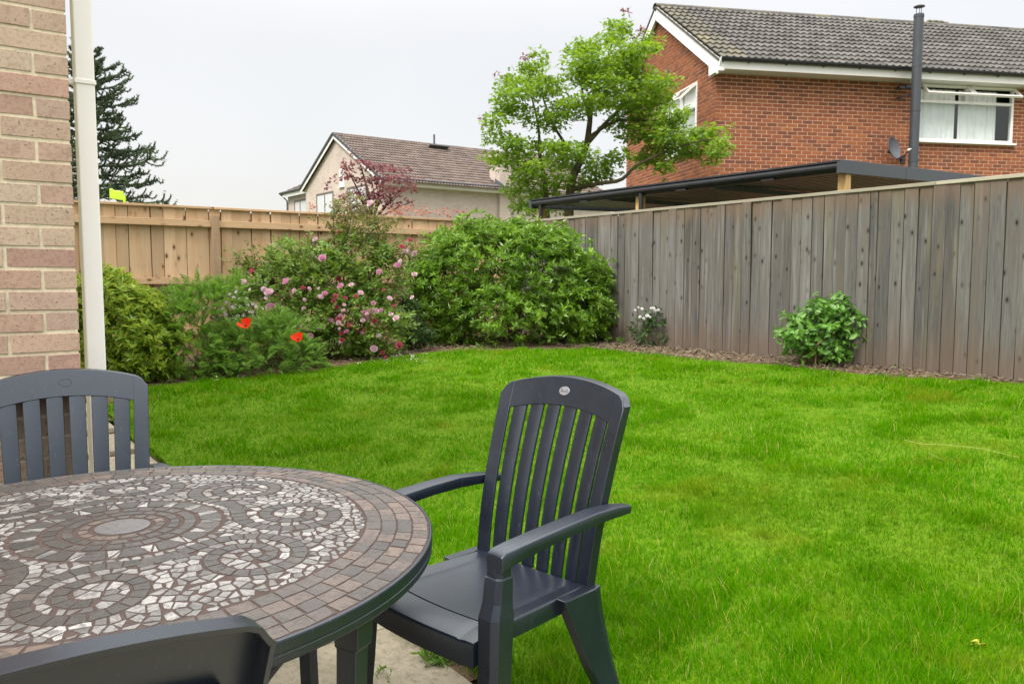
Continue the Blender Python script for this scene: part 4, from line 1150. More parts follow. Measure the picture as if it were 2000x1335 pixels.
def tile_geo(poly, zt):
    P2 = warp(poly); c = P2.mean(0); n = len(P2)
    area = .5 * np.sum(P2[:, 0] * np.roll(P2[:, 1], -1) - P2[:, 1] * np.roll(P2[:, 0], -1))
    if area < 0: P2 = P2[::-1]
    d = P2 - c; inn = c + d * (1 - .0012 / (np.linalg.norm(d, axis=1)[:, None] + 1e-6))
    tx, ty = rnd.gauss(0, .004), rnd.gauss(0, .004)
    top = np.c_[inn, zt + .0006 + (inn - c) @ np.array([tx, ty])]; rim = np.c_[P2, np.full(n, zt)]; bot = np.c_[P2, np.full(n, TZ - .001)]
    Vt = np.concatenate([top, rim, bot]) ; i = np.arange(n); j = (i + 1) % n
    return c, Vt, [np.arange(n).reshape(1, -1), np.stack([n + i, n + j, j, i], 1), np.stack([2 * n + i, 2 * n + j, n + j, n + i], 1)]
geo = [(tile_geo(p, TZ + .0020 + rnd.uniform(-.0003, .0004)), mk) for p, mk in tiles]
cen = np.array([g[0][0] for g in geo]); q3 = project(np.c_[cen + TC[:2], np.full(len(cen), TZ)])
ok = (q3[:, 0] > 5) & (q3[:, 0] < 1990) & (q3[:, 1] < 1330)
area_px = np.array([(g[0][1][:, 0].ptp() if hasattr(np.ndarray, 'ptp') else np.ptp(g[0][1][:, 0])) for g in geo]) / q3[:, 2] * (q3[:, 1] - 540)
order = np.argsort(-(area_px * ok)); big = set(order[:300].tolist())
rest = {}
for i, ((c, Vt, F), mk) in enumerate(geo):
    if i in big:
        cl3 = np.array([c[0], c[1], TZ]); Vl = Vt - cl3
        o = bpy.data.objects.new('mosaic_tile', make_mesh('mosaic_tile', Vl, F, M[mk])); link(o, table); o.location = cl3
    else: rest.setdefault(mk, MB()).add(Vt + np.array([TC[0], TC[1], 0]), F)
for mk, mb in rest.items(): obj('mosaic', mb, M[mk], table, kind='stuff')
# legs: straight outer legs with curved braces to a low ring
for k in range(4):
    a = math.radians(-25.4 + 90 * k); dr = np.array([math.cos(a), math.sin(a), 0]); tg = np.array([-dr[1], dr[0], 0])
    secs = []
    for z_, r_, wx, wy in ((.664, .785, .033, .030), (.60, .785, .031, .028), (.595, .782, .026, .024), (.30, .772, .024, .022), (-.0877, .790, .024, .022)):
        secs.append([TC + dr * (r_ + sx * wx) + tg * (sy * wy) + Z * z_ for sx, sy in ((-1, -1), (1, -1), (1, 1), (-1, 1))])
    obj('leg', MB().add(*loft(secs[::-1])), M['plastic'], table, bevel=.007)
    pth = [TC + dr * r_ + Z * z_ - tg * .0 for r_, z_ in ((.71, .664), (.655, .628), (.595, .572), (.52, .48), (.44, .37), (.34, .24), (.20, .15), (.0, .13))]
    obj('leg_brace', MB().add(*tube(pth, [.034, .032, .030, .028, .027, .026, .026, .026], 10)), M['plastic'], table, smooth=True)

TS = .941
table.scale = (TS, TS, TS); table.location = (TC[0] * TS, TC[1] * TS, .76 - .72 * TS)

# ================================================================== GARDEN CHAIRS
YZ = np.polyfit([.38, .46, .56, .68, .80, .92, 1.08], [-.200, -.208, -.224, -.250, -.285, -.325, -.385], 3)
def Yb(z): return np.polyval(YZ, z)
def hwz(z): return .246 + .026 * np.clip((np.asarray(z) - .42) / .6, 0, 1)
def lat(x): return -.024 * (1 - np.clip(np.abs(x) / .27, 0, 1) ** 2)
def top_arc(x): return 1.068 - .044 * (np.abs(x) / .27) ** 2 - np.clip(np.abs(x) - .238, 0, 1) ** 2 * 26
def rail_low(x): return .974 - .028 * (np.abs(x) / .22) ** 2
def back_pt(x, z, k=0.): return np.stack([np.asarray(x, float), Yb(z) + lat(x) + k, np.asarray(z, float)], -1)
def plate(xf, zf, s, t, th_, k=0.):
    S_, T_ = np.meshgrid(s, t, indexing='ij'); x = xf(S_, T_); z = zf(S_, T_, x)
    return grid_solid(back_pt(x, z, k), back_pt(x, z, k - th_))
def make_chair(name, label, loc, rz, badge):
    c = thing(name, label, 'chair', loc, 'charcoal plastic garden chairs round the table', rz)
    P_ = M['plastic']; L = dict(world=False)
    s = np.linspace(0, 1, 25); t2 = np.linspace(0, 1, 4)
    # back: curved top rail and two posts, each a shell with a turned-back edge
    mb = MB()
    xr = .2295
    mb.add(*plate(lambda a, b: -xr + .459 * a, lambda a, b, x: rail_low(x) + (top_arc(x) - rail_low(x)) * b, s, t2, .008))
    zt = np.linspace(0, 1, 16)
    for sg in (-1, 1):
        inn = lambda z: hwz(z) - .050
        def zf(a, b, x=None): return .40 + (top_arc(sg * (.2205 + .0515 * a)) - .40) * b
        V_, F_ = grid_solid(*[np.stack([np.stack([back_pt(sg * (inn(zf(a, b)) + (hwz(zf(a, b)) - inn(zf(a, b))) * a), zf(a, b), kk) for a in np.linspace(0, 1, 4)]) for b in zt]) for kk in ((0.0015 if sg > 0 else .0015), -.008)])
        mb.add(V_, F_ if sg < 0 else [f[:, ::-1] for f in F_])
    obj('back_frame', mb, P_, c, True, .003, **L)
    out = [(hwz(z), z) for z in np.linspace(.42, 1.0, 12)] + [(x, top_arc(x)) for x in np.linspace(.268, -.268, 33)] + [(-hwz(z), z) for z in np.linspace(1.0, .42, 12)]
    secs = []
    o2 = np.array(out, float); tn = np.gradient(o2, axis=0); tn /= np.linalg.norm(tn, axis=1)[:, None]; nn = np.stack([-tn[:, 1], tn[:, 0]], 1)
    for (x, z), n_ in zip(o2, nn):
        a = np.array([x, z]); b = a + n_ * .007
        secs.append([back_pt(a[0], a[1], -.004), back_pt(a[0], a[1], -.036), back_pt(b[0], b[1], -.036), back_pt(b[0], b[1], -.004)])
    obj('back_edge', MB().add(*loft(secs)), P_, c, True, .002, **L)
    secs = []
    for x in np.linspace(-.222, .222, 21):
        z = rail_low(x); secs.append([back_pt(x, z + .001, -.006), back_pt(x, z + .001, -.024), back_pt(x, z + .008, -.024), back_pt(x, z + .008, -.006)])
    obj('rail_rib', MB().add(*loft(secs)), P_, c, True, .002, **L)
    # slats
    for k in range(6):
        f = (k - 2.5) * .072
        def xf(a, b): return (f + (a - .5) * .0535) * (1 - .10 * (1 - b))
        s_ = np.linspace(0, 1, 5); b_ = np.linspace(0, 1, 14)
        S_, T_ = np.meshgrid(s_, b_, indexing='ij'); x = xf(S_, T_); z = .448 + (rail_low(x) + .004 - .448) * T_
        cr = -.003 * (2 * np.abs(S_ - .5)) ** 3
        obj('slat', MB().add(*grid_solid(back_pt(x, z, -.002 + cr), back_pt(x, z, -.016))), P_, c, True, .0025, **L)
    # seat: dished panel, front and side bands parted by grooves, rounded skirt
    def cuts(v, gs):
        v = list(v)
        for g in gs: v += [g - .003, g - .0015, g + .0015, g + .003]
        return np.array(sorted(v))
    hw = lambda y: .228 + .022 * np.clip((y + .2) / .42, 0, 1)
    sx = cuts(np.linspace(-1, 1, 17), [-.80, .80]); sy = cuts(np.linspace(-.215, .262, 17), [.178])
    SX, SY = np.meshgrid(sx, sy, indexing='ij')
    gy = .178 + .014 * (1 - SX ** 2)
    SYc = SY + .016 * (1 - SX ** 2) * np.clip((SY - .1) / .12, 0, 1)
    zz = .462 - .013 * np.cos(np.clip(SX, -1, 1) * math.pi / 2) * np.cos(np.clip((SY - .0) / .25, -1, 1) * math.pi / 2) - .018 * np.clip((SY - .17) / .09, 0, 1) ** 2
    zz -= .0032 * (np.abs(SY - .178) < .0016) * (np.abs(SX) < .8005) + .0032 * (np.abs(np.abs(SX) - .80) < .0035) * (SY < 1)
    G = np.stack([SX * hw(SY), SYc, zz], -1)
    mb = MB(); V_, F_ = grid(G); mb.add(V_, F_)
    m_, n_ = G.shape[:2]
    bd = [G[i, 0] for i in range(m_)] + [G[m_ - 1, j] for j in range(1, n_)] + [G[i, n_ - 1] for i in range(m_ - 2, -1, -1)] + [G[0, j] for j in range(n_ - 2, 0, -1)]
    bd = np.array(bd); ctr = np.array([0, .02, 0]); o_ = bd - ctr; o_[:, 2] = 0; o_ /= np.linalg.norm(o_, axis=1)[:, None]
    sk = np.where(bd[:, 1] > .2, .066, .052)
    rows = [bd, bd + o_ * .004 - Z * .002, bd + o_ * .007 - Z * .008, bd + o_ * .0085 - Z * sk[:, None], bd + o_ * .003 - Z * sk[:, None], bd - Z * .012 - o_ * .002]
    mb.add(*loft(rows, False)); obj('seat', mb, P_, c, True, **L)
    # arms
    for sg in (-1, 1):
        pth = np.array([(.286, -.350, .688), (.291, -.27, .697), (.298, -.16, .702), (.302, -.04, .698), (.302, .07, .690), (.298, .16, .679), (.294, .212, .669), (.292, .226, .660)])
        wd = [.022, .027, .030, .032, .033, .0335, .0325, .030]; ht = [.013, .017, .019, .019, .020, .022, .024, .022]
        secs = []
        for (x, y, z), a, b in zip(pth, wd, ht):
            secs.append([(sg * (x + a * q), y, z + b * r2) for q, r2 in ((-.92, -1), (.92, -1), (1.0, -.2), (1.0, .62), (.90, .92), (0, 1.0), (-.90, .92), (-1.0, .62), (-1.0, -.2))])
        V_, F_ = loft(secs); obj('armrest', MB().add(V_, F_ if sg < 0 else [f[:, ::-1] for f in F_]), P_, c, True, .003, **L)
        lg = [(.290, .205, .660, .0235, .021), (.290, .205, .620, .0245, .022), (.290, .206, .619, .0275, .0255), (.291, .212, .555, .029, .028), (.2925, .219, .515, .032, .035), (.298, .236, .22, .029, .031), (.303, .250, .0, .025, .026)]
        secs = [[(sg * (x + a * q), y + b * r2, z) for q, r2 in ((-1, -1), (1, -1), (1, .55), (.45, 1), (-1, 1))] for x, y, z, a, b in lg]
        V_, F_ = loft(secs); obj('leg', MB().add(V_, F_), P_, c, False, .004, **L)
        lg = [(.254, -.165, .462, .019, .088), (.257, -.185, .39, .020, .075), (.268, -.243, .22, .021, .055), (.281, -.318, .05, .022, .034), (.286, -.338, .0, .022, .030)]
        secs = [[(sg * (x + a * q), y + b * r2, z) for q, r2 in ((-1, -1), (.6, -1), (1, -.6), (1, 1), (-1, 1))] for x, y, z, a, b in lg]
        V_, F_ = loft(secs); obj('leg', MB().add(V_, F_), P_, c, False, .004, **L)
    # oval on the top rail
    a = np.arange(28) * 2 * math.pi / 28; zc = 1.022
    if badge:
        S = [[back_pt(r_ * .0225 * math.cos(q), zc + r_ * .0142 * math.sin(q), k_) for q in a] for r_, k_ in ((1.0, .0005), (1.0, .0025), (.93, .0034))]
        bdg = obj('badge', MB().add(*loft(S)), M['badge'], c, **L)
        def stroke(pts, r_=.0006): return tube([back_pt(x * 1.08, zc + z * 1.08, .0036) for x, z in pts], r_, 5)
        mb = MB()
        mb.add(*stroke([(-.0150, -.002), (-.0135, .003), (-.0118, .0062), (-.0112, .0048), (-.0125, -.001), (-.0138, -.0052), (-.0146, -.0050), (-.0135, -.0025), (-.0105, .0003), (-.0098, -.0028)]))
        mb.add(*stroke([(-.0098, -.0028), (-.0078, -.0002), (-.0062, .0010), (-.0068, -.0026), (-.0046, -.0022), (-.0030, .0009), (-.0024, -.0004), (-.0018, -.0028), (-.0004, -.0020), (.0012, .0008), (.0016, -.0022), (.0032, -.0022), (.0046, .0006), (.0050, -.0020), (.0062, -.0024)]))
        mb.add(*stroke([(.0062, -.0024), (.0085, .0022), (.0094, .0058), (.0085, .0056), (.0076, -.0004), (.0084, -.0028), (.0102, -.0005), (.0122, .0036), (.0128, .0062), (.0116, .0050), (.0106, -.0010), (.0114, -.0028), (.0140, -.0005)], .0007))
        obj('lettering', mb, M['badge_ink'], bdg, **L)
    else:
        S = [[back_pt(r_ * .0205 * math.cos(q), zc + r_ * .0125 * math.sin(q), k_) for q in a] for r_, k_ in ((1.06, .0002), (1.03, .0014), (.97, .0014), (.94, .0002))]
        obj('badge_ring', MB().add(*loft(S, False)), P_, c, **L)
    return c
def face(loc, fdir, z=0.): return (loc[0], loc[1], z), math.atan2(-fdir[0], fdir[1])
chairs = [
    ('charcoal plastic armchair with silver oval badge, right of the table on the lawn edge', (-.095, 2.405), (-.705, -.71), True),
    ('charcoal plastic armchair facing the camera against the brick wall behind the table', (-1.425, 2.555), (.50, -.866), False),
    ('charcoal plastic armchair seen from behind in the near left corner', (-.718, .985), (-.64, .768), False)]
for lab, xy, fd, bg in chairs:
    l_, rz_ = face(xy, fd); make_chair('garden_chair', lab, l_, rz_, bg)

# ================================================================== PLANTS
def unit(a): return a / (np.linalg.norm(a, axis=-1, keepdims=True) + 1e-9)
LEAF = dict(V=np.array([(0, 0, 0), (-.5, .42, .10), (0, .48, -.02), (.5, .42, .10), (-.30, .78, .06), (.30, .78, .06), (0, 1., -.06)]),
            F=np.array([(0, 2, 1), (0, 3, 2), (1, 2, 4), (2, 3, 5), (2, 6, 4), (2, 5, 6)]))
LEAF2 = dict(V=np.array([(0, 0, 0), (-.5, .45, .08), (.5, .45, .08), (0, 1., -.05)]), F=np.array([(0, 3, 1), (0, 2, 3)]))
PALM = dict(V=np.array([(0, 0, 0), (-.62, .30, 0), (-.16, .34, .05), (-.40, .80, 0), (0, .46, .05), (0, 1.05, -.06), (.40, .80, 0), (.16, .34, .05), (.62, .30, 0)]),
            F=np.array([(0, 2, 1), (0, 4, 2), (2, 4, 3), (4, 5, 3), (4, 6, 5), (4, 7, 6), (0, 7, 4), (0, 8, 7)]))
def leaves(P, d, nrm, L, W_, T):
    d = unit(d); s = unit(np.cross(d, nrm)); n_ = np.cross(s, d)
    t = T['V']; L = np.broadcast_to(L, (len(P),)); W_ = np.broadcast_to(W_, (len(P),))
    Vt = P[:, None] + s[:, None] * (t[:, 0][None] * W_[:, None])[..., None] + d[:, None] * (t[:, 1][None] * L[:, None])[..., None] + n_[:, None] * (t[:, 2][None] * L[:, None])[..., None]
    F = (np.arange(len(P)) * len(t))[:, None, None] + T['F'][None]
    return Vt.reshape(-1, 3), F.reshape(-1, 3)
def rdir(n): return unit(rng.normal(0, 1, (n, 3)))
class Blob:
    def __init__(s, c, r): s.c = np.array(c, float); s.r = np.array(r, float)
def pb(px, py, rx, ry, Y, deep=1.0):
    c = atY(px, py, Y); k = Y / FPX; return Blob(c, (rx * k, (rx + ry) / 2 * k * deep, ry * k))
def sample(blobs, n, lo=.55, up_bias=.25, zmin=None, rough=.16):
    ar = np.array([(b.r[0] * b.r[2]) for b in blobs]); k = rng.choice(len(blobs), n, p=ar / ar.sum())
    C_ = np.array([b.c for b in blobs])[k]; R_ = np.array([b.r for b in blobs])[k]
    o = rdir(n); o[:, 2] += up_bias; o = unit(o)
    q = 1 - (1 - lo) * rng.random(n) ** 1.8
    bump = 1 + rough * np.sin(o[:, 0] * 7 + k) * np.sin(o[:, 1] * 6 + k * 2.) + rough * np.sin(o[:, 2] * 9 + o[:, 0] * 5 + k * 1.3)
    P = C_ + o * R_ * (q * bump)[:, None]
    keep = np.ones(n, bool)
    for b in blobs:
        keep &= ~((((P - b.c) / b.r) ** 2).sum(1) < .34)
    if zmin is not None: keep &= P[:, 2] > zmin
    return P[keep], unit(o * R_)[keep], q[keep]
def whorls(P, o, k, L, W_, T=LEAF, spread=(.9, 1.25), jit=.25, droop=.0):
    n = len(P); ax = unit(o * .8 + np.array([0, 0, .7]) + rng.normal(0, .35, (n, 3)))
    ref = unit(np.cross(ax, rdir(n))); bi = np.cross(ax, ref)
    a = (np.arange(k) * 2.39996)[None] + rng.uniform(0, 6.28, (n, 1)) + rng.normal(0, .2, (n, k))
    sp = rng.uniform(*spread, (n, k))
    d = ax[:, None] * np.cos(sp)[..., None] + (ref[:, None] * np.cos(a)[..., None] + bi[:, None] * np.sin(a)[..., None]) * np.sin(sp)[..., None]
    d[..., 2] -= droop; d = d.reshape(-1, 3)
    N_ = np.repeat(ax, k, 0) + rng.normal(0, jit, (n * k, 3))
    PP = np.repeat(P, k, 0) + np.repeat(ax, k, 0) * rng.uniform(-.03, .03, (n * k, 1))
    Ls = L * rng.uniform(.6, 1.2, n * k)
    return leaves(PP, d, N_, Ls, Ls * W_, T)
def stems(base, blobs, n, r0, r1, mid=.5):
    mb = MB()
    for i in range(n):
        b = blobs[i % len(blobs)]; e = b.c + b.r * rng.normal(0, .35, 3)
        s = base + np.array([rng.normal(0, .08), rng.normal(0, .08), 0]); m = (s + e) / 2 + rng.normal(0, .06, 3); m[2] += .05
        mb.add(*tube([s, m, e], [r0, (r0 + r1) / 2, r1], 5))
    return mb
def shrub(name, label, cat, base, blobs, n, k, L, W_, mat, T=LEAF, stem_mat='bark', stem_n=14, lo=.55, r0=.014, group=None, droop=.05, rough=.16, inner=.25, spread=(.9, 1.25)):
    t = thing(name, label, cat, base, group)
    P, o, q = sample(blobs, n, lo, zmin=base[2] + .02, rough=rough)
    mb = MB(); mb.add(*whorls(P, o, k, L, W_, T, droop=droop, spread=spread))
    m_ = int(n * inner)
    P2 = np.concatenate([b.c + rdir(max(1, m_ // len(blobs))) * b.r * rng.uniform(.1, .75, (max(1, m_ // len(blobs)), 1)) for b in blobs]); P2 = P2[P2[:, 2] > base[2] + .05]
    mb.add(*whorls(P2, rdir(len(P2)), 4, L, W_, LEAF2))
    obj('foliage', mb, M[mat], t, kind='stuff')
    obj('stems', stems(np.array(base), blobs, stem_n, r0, r0 * .35), M[stem_mat], t)
    return t

# --- big glossy shrub in the corner
gb = gp(985, 676); YB = gb[1] + .55
bl = [pb(960, 520, 130, 85, YB), pb(1060, 545, 110, 100, YB), pb(880, 560, 80, 90, YB - .1), pb(1000, 620, 150, 70, YB - .25), pb(1120, 590, 75, 75, YB - .1), pb(870, 630, 70, 50, YB - .2),
      pb(930, 470, 75, 40, YB + .15), pb(1080, 480, 60, 45, YB + .1), pb(1150, 570, 45, 50, YB), pb(830, 590, 35, 40, YB), pb(1010, 455, 40, 22, YB + .2), pb(1130, 640, 60, 35, YB - .15), pb(835, 530, 45, 45, YB + .1), pb(1165, 620, 30, 45, YB)]
shrub('corner_shrub', 'big rounded glossy green shrub filling the corner where the two fences meet', 'shrub', (gb[0], YB, gz(*uv(np.array([gb[0], YB, 0])))), bl, 4700, 9, .088, .32, 'l_shrub', droop=.04, inner=.35)
# --- shrub at the left behind the pipe
gl = gp(250, 757); YL = gl[1] + .45
bl = [pb(225, 640, 75, 95, YL), pb(285, 680, 60, 70, YL - .15), pb(215, 570, 50, 45, YL + .1), pb(185, 690, 60, 60, YL - .1), pb(150, 620, 50, 80, YL), pb(310, 640, 35, 50, YL), pb(270, 600, 45, 40, YL + .1), pb(300, 715, 40, 35, YL - .2), pb(230, 715, 60, 40, YL - .2)]
shrub('yellowish_shrub', 'dense yellow-green glossy shrub just right of the white downpipe', 'shrub', (gl[0], YL, gl[2]), bl, 1900, 8, .090, .33, 'l_shrub2', inner=.35)
# --- fern-like clump behind the poppies
def feathery(name, label, base, blobs, n, mat, L=.16, cat='plant', group=None, stem_n=10):
    t = thing(name, label, cat, base, group)
    P, o, q = sample(blobs, n, .45, .35, zmin=base[2] + .02, rough=.22)
    m_ = len(P); d = unit(o + np.array([0, 0, .25]) + rng.normal(0, .45, (m_, 3))); nr = unit(np.array([0, 0, 1.]) + rng.normal(0, .5, (m_, 3)))
    mb = MB(); s = unit(np.cross(d, nr)); ls = L * rng.uniform(.5, 1.2, m_)
    for j in range(6):                                         # pinnate leaflets along each rachis
        f = (j + 1) / 6.5; root = P + d * (ls * f)[:, None] - nr * (ls * .22 * f * f)[:, None]
        for sg in (-1, 1):
            dd = unit(d * .75 + s * sg + rng.normal(0, .12, (m_, 3)))
            mb.add(*leaves(root, dd, nr + rng.normal(0, .2, (m_, 3)), ls * (.46 - .30 * f), ls * .10, LEAF2))
    mb.add(*leaves(P, d, nr, ls * 1.05, ls * .07, LEAF2))
    obj('foliage', mb, M[mat], t, kind='stuff'); obj('stems', stems(np.array(base), blobs, stem_n, .007, .003), M['stem'], t)
    return t
gf = gp(375, 744); YF = gf[1] + .4
feathery('feathery_plant', 'tall soft feathery green plant between the yellow-green shrub and the poppies', (gf[0], YF, gf[2]),
         [pb(370, 660, 55, 75, YF), pb(410, 610, 60, 45, YF + .2), pb(350, 710, 50, 40, YF - .15), pb(395, 700, 50, 45, YF - .15), pb(440, 590, 40, 35, YF + .25), pb(350, 610, 40, 40, YF + .15), pb(390, 568, 45, 22, YF + .3)], 1150, 'l_feather')
gpp = gp(510, 734); YP = gpp[1] + .25
pop = feathery('poppy_plant', 'leafy clump of poppies with two scarlet flowers at the front of the border', (gpp[0], YP, gpp[2]),
               [pb(480, 690, 55, 45, YP), pb(540, 690, 60, 45, YP), pb(440, 705, 40, 30, YP - .05), pb(590, 700, 35, 28, YP), pb(510, 660, 50, 35, YP + .1), pb(560, 655, 35, 30, YP + .1), pb(520, 715, 80, 22, YP - .12)], 900, 'l_poppy', .20, 'flower')
def poppy(c, r_):
    mb = MB(); tl_ = Matrix.Rotation(R(38), 3, 'X')
    for j in range(6):
        a = j * math.pi / 3 + rnd.uniform(-.2, .2); big = 1 if j % 2 else .86
        d = np.array([math.cos(a), math.sin(a), 0]); s = np.array([-d[1], d[0], 0]); rows = []
        for i, (t, h, wd) in enumerate(((0.08, 0, .12), (.45, .12, .55), (.8, .42, .72), (1., .78, .52))):
            rows.append([c + np.array(tl_ @ Vector(((d * t * big + s * wd * x * .62 + Z * (h + .10 * x * x + .04 * math.sin(5 * x + j))) * r_).tolist())) for x in (-1, -.5, 0, .5, 1)])
        mb.add(*grid(rows))
    f = obj('flower', mb, M['p_poppy'], pop, smooth=True)
    obj('flower_eye', MB().add(*lathe([(0, .0), (.16 * r_, .02 * r_), (.15 * r_, .22 * r_), (0, .28 * r_)], 10, c)), M['p_black'], f)
    obj('flower_stem', MB().add(*tube([(c[0], c[1] + .03, gpp[2]), (c[0] + .02, c[1] + .02, c[2] - .15), c], .004, 5)), M['stem'], f)
poppy(atY(480, 638, YP - .36), .078); poppy(atY(582, 664, YP - .40), .068)
# --- sweet-william like pale flowers
gw = gp(470, 700); YW = YP + .45
pale = feathery('pale_flowers', 'small plant with pale lilac and white flowers beside the left poppy', (atY(465, 640, YW)[0], YW, gz(*uv(atY(465, 640, YW)))), [pb(465, 640, 45, 30, YW), pb(480, 665, 40, 25, YW)], 260, 'l_dark', .11, 'flower', stem_n=14)
mb_geo = []
def floret(c, r_, n=5):
    V_ = []; F_ = []
    ax = unit(np.array([rnd.gauss(0, .4), -1., rnd.uniform(.2, 1)])); a1 = unit(np.cross(ax, Z)); a2 = np.cross(a1, ax)
    for j in range(n):
        a = j * 2 * math.pi / n; d = a1 * math.cos(a) + a2 * math.sin(a); s = np.cross(ax, d); k = len(V_)
        V_ += [c, c + (d * .6 + s * .42 + ax * .12) * r_, c + (d * 1.0 + ax * .05) * r_, c + (d * .6 - s * .42 + ax * .12) * r_]; F_.append([k, k + 1, k + 2, k + 3])
    return np.array(V_), np.array(F_)
for i in range(44):
    c = atY(rnd.uniform(422, 520), 0, YW)
    px = rnd.gauss(465, 24); py = rnd.gauss(602, 20)
    c = atY(px, py, YW - .12 + rnd.uniform(-.08, .05))
    mb = MB()
    mb.add(*floret(c, .027))
    obj('flower', mb, M['p_lilac' if rnd.random() < .7 else 'p_pale'], pale)

# --- rose bush
gr_ = gp(690, 705); YR = gr_[1] + .55
rose = thing('rose_bush', 'sprawling pink rose bush climbing above the tan fence beside the corner shrub', 'rose', (gr_[0], YR, gr_[2]))
rbl = [pb(560, 570, 90, 60, YR), pb(650, 560, 85, 60, YR), pb(690, 620, 90, 55, YR - .15), pb(520, 600, 60, 55, YR), pb(620, 625, 85, 45, YR - .15), pb(740, 650, 50, 45, YR - .25), pb(700, 500, 65, 40, YR + .1), pb(610, 515, 65, 35, YR + .1),
       pb(660, 670, 70, 35, YR - .2), pb(745, 545, 40, 50, YR), pb(490, 560, 40, 35, YR + .1), pb(720, 690, 50, 18, YR - .3), pb(570, 500, 40, 25, YR + .1)]
P, o, q = sample(rbl, 7600, .35, .2, zmin=gr_[2] + .02, rough=.22)
def rose_leaves(P, o, mat, L=.066):
    n = len(P); d = unit(o + rng.normal(0, .6, (n, 3)) + np.array([0, 0, .1])); nr = unit(np.array([0, -.2, 1.]) + rng.normal(0, .45, (n, 3))); s = unit(np.cross(d, nr)); mb = MB()
    ls = L * rng.uniform(.6, 1.15, n)
    for (f, sg, sc) in ((.35, -1, .75), (.35, 1, .75), (.9, -1, .9), (.9, 1, .9), (1.3, 0, 1.)):
        dd = unit(d * (.6 if sg else 1.) + s * sg + rng.normal(0, .15, (n, 3)))
        mb.add(*leaves(P + d * (ls * f)[:, None], dd, nr + rng.normal(0, .25, (n, 3)), ls * sc, ls * sc * .62, LEAF2))
    return mb
obj('foliage', rose_leaves(P, o, 'l_rose'), M['l_rose'], rose, kind='stuff')
canes = [[(640, 690), (655, 600), (672, 500), (690, 400)], [(660, 690), (690, 580), (715, 470), (728, 410)], [(650, 690), (670, 560), (680, 450), (668, 400)], [(670, 690), (720, 560), (742, 450), (770, 432)], [(640, 690), (660, 540), (650, 440), (655, 400)],
         [(600, 690), (560, 560), (520, 500), (455, 505)], [(650, 690), (640, 580), (610, 500), (612, 470)], [(680, 690), (750, 560), (790, 500), (800, 470)], [(610, 690), (540, 560), (500, 520), (480, 515)], [(690, 690), (735, 520), (760, 500), (815, 492)]]
mbc = MB(); lp = []
for c in canes:
    pts = [atY(x, y, YR + rnd.uniform(-.05, .2)) for x, y in c]; pts = np.array(pts)
    t_ = np.linspace(0, 1, 14); cc = np.stack([np.interp(t_, np.linspace(0, 1, len(pts)), pts[:, j]) for j in range(3)], 1)
    cc[1:-1] = (cc[:-2] + cc[1:-1] * 2 + cc[2:]) / 4
    mbc.add(*tube(cc, np.linspace(.009, .003, 14), 6))
    for i in range(5, 14): lp += [cc[i] + rng.normal(0, .05 + .03 * (i < 12), 3) for _ in range(9)]
obj('canes', mbc, M['bark_green'], rose)
top = [pb(690, 430, 40, 30, YR + .1), pb(720, 470, 45, 35, YR + .05), pb(665, 470, 30, 35, YR + .1), pb(745, 440, 25, 15, YR + .1), pb(690, 400, 40, 14, YR + .1)]
P3, o3, _ = sample(top, 420, .1, .2); lp = np.concatenate([np.array(lp), P3])
obj('upper_foliage', rose_leaves(lp, rdir(len(lp)), 'l_rose', .052), M['l_rosetip'], rose, kind='stuff')
def rose_mesh(seed, r_=1.):
    r2 = random.Random(seed); mb = MB()
    for ring, (n, R0, h0, op) in enumerate(((5, 1.0, .0, .85), (5, .78, .12, .55), (4, .55, .24, .28), (3, .3, .34, .08))):
        for j in range(n):
            a = j * 2 * math.pi / n + ring * .6 + r2.uniform(-.2, .2); d = np.array([math.cos(a), math.sin(a), 0]); s = np.array([-d[1], d[0], 0]); rows = []
            for t, out_, up_ in ((0, .15, 0), (.5, .75, .32), (1, 1., .62 + .15 * (1 - op))):
                rows.append([(d * R0 * out_ * (.55 + .45 * op if t == 1 else 1) + s * R0 * .62 * x * (.5 + .5 * t) - d * .18 * R0 * x * x + Z * (up_ * (1.15 - .5 * op) + h0)) * r_ for x in (-1, 0, 1)])
            mb.add(*grid(rows))
    return np.concatenate(mb.V), mb.F
RM = {k: [make_mesh('flower', *rose_mesh(s), M[m_], True) for s in (1, 2)] for k, m_ in (('k', 'p_pink'), ('p', 'p_pale'), ('r', 'p_red'))}
fl_list = [(335, 783, 'k', 34), (155, 902, 'k', 34), (68, 958, 'p', 40), (75, 1033, 'k', 44), (213, 1122, 'p', 32), (310, 1133, 'k', 36), (555, 1083, 'k', 38), (568, 1055, 'k', 28), (598, 1048, 'p', 28), (625, 855, 'k', 34), (707, 822, 'k', 30), (728, 800, 'p', 26), (733, 730, 'r', 30), (765, 748, 'p', 30), (798, 760, 'p', 28),
           (775, 692, 'r', 22), (427, 925, 'k', 30), (410, 882, 'r', 26), (405, 1030, 'r', 24), (418, 1088, 'r', 26), (398, 972, 'r', 22), (523, 958, 'p', 26), (578, 510, 'p', 34), (720, 1215, 'r', 30), (590, 1238, 'p', 32), (705, 1085, 'p', 28), (795, 865, 'p', 24), (668, 985, 'p', 24), (430, 1190, 'r', 20), (270, 1173, 'k', 28), (238, 1143, 'r', 20),
           (653, 1280, 'r', 20), (480, 918, 'p', 24), (300, 690, 'p', 26), (253, 670, 'r', 12), (470, 1120, 'r', 24), (455, 1150, 'k', 22), (195, 945, 'p', 22), (322, 978, 'p', 26), (265, 935, 'p', 18), (595, 1095, 'r', 22), (240, 990, 'p', 18), (388, 995, 'r', 20), (550, 1140, 'r', 20), (-60, 905, 'p', 30), (-20, 850, 'r', 26), (40, 940, 'p', 26), (345, 960, 'k', 24), (418, 655, 'r', 22), (635, 1255, 'r', 18)]
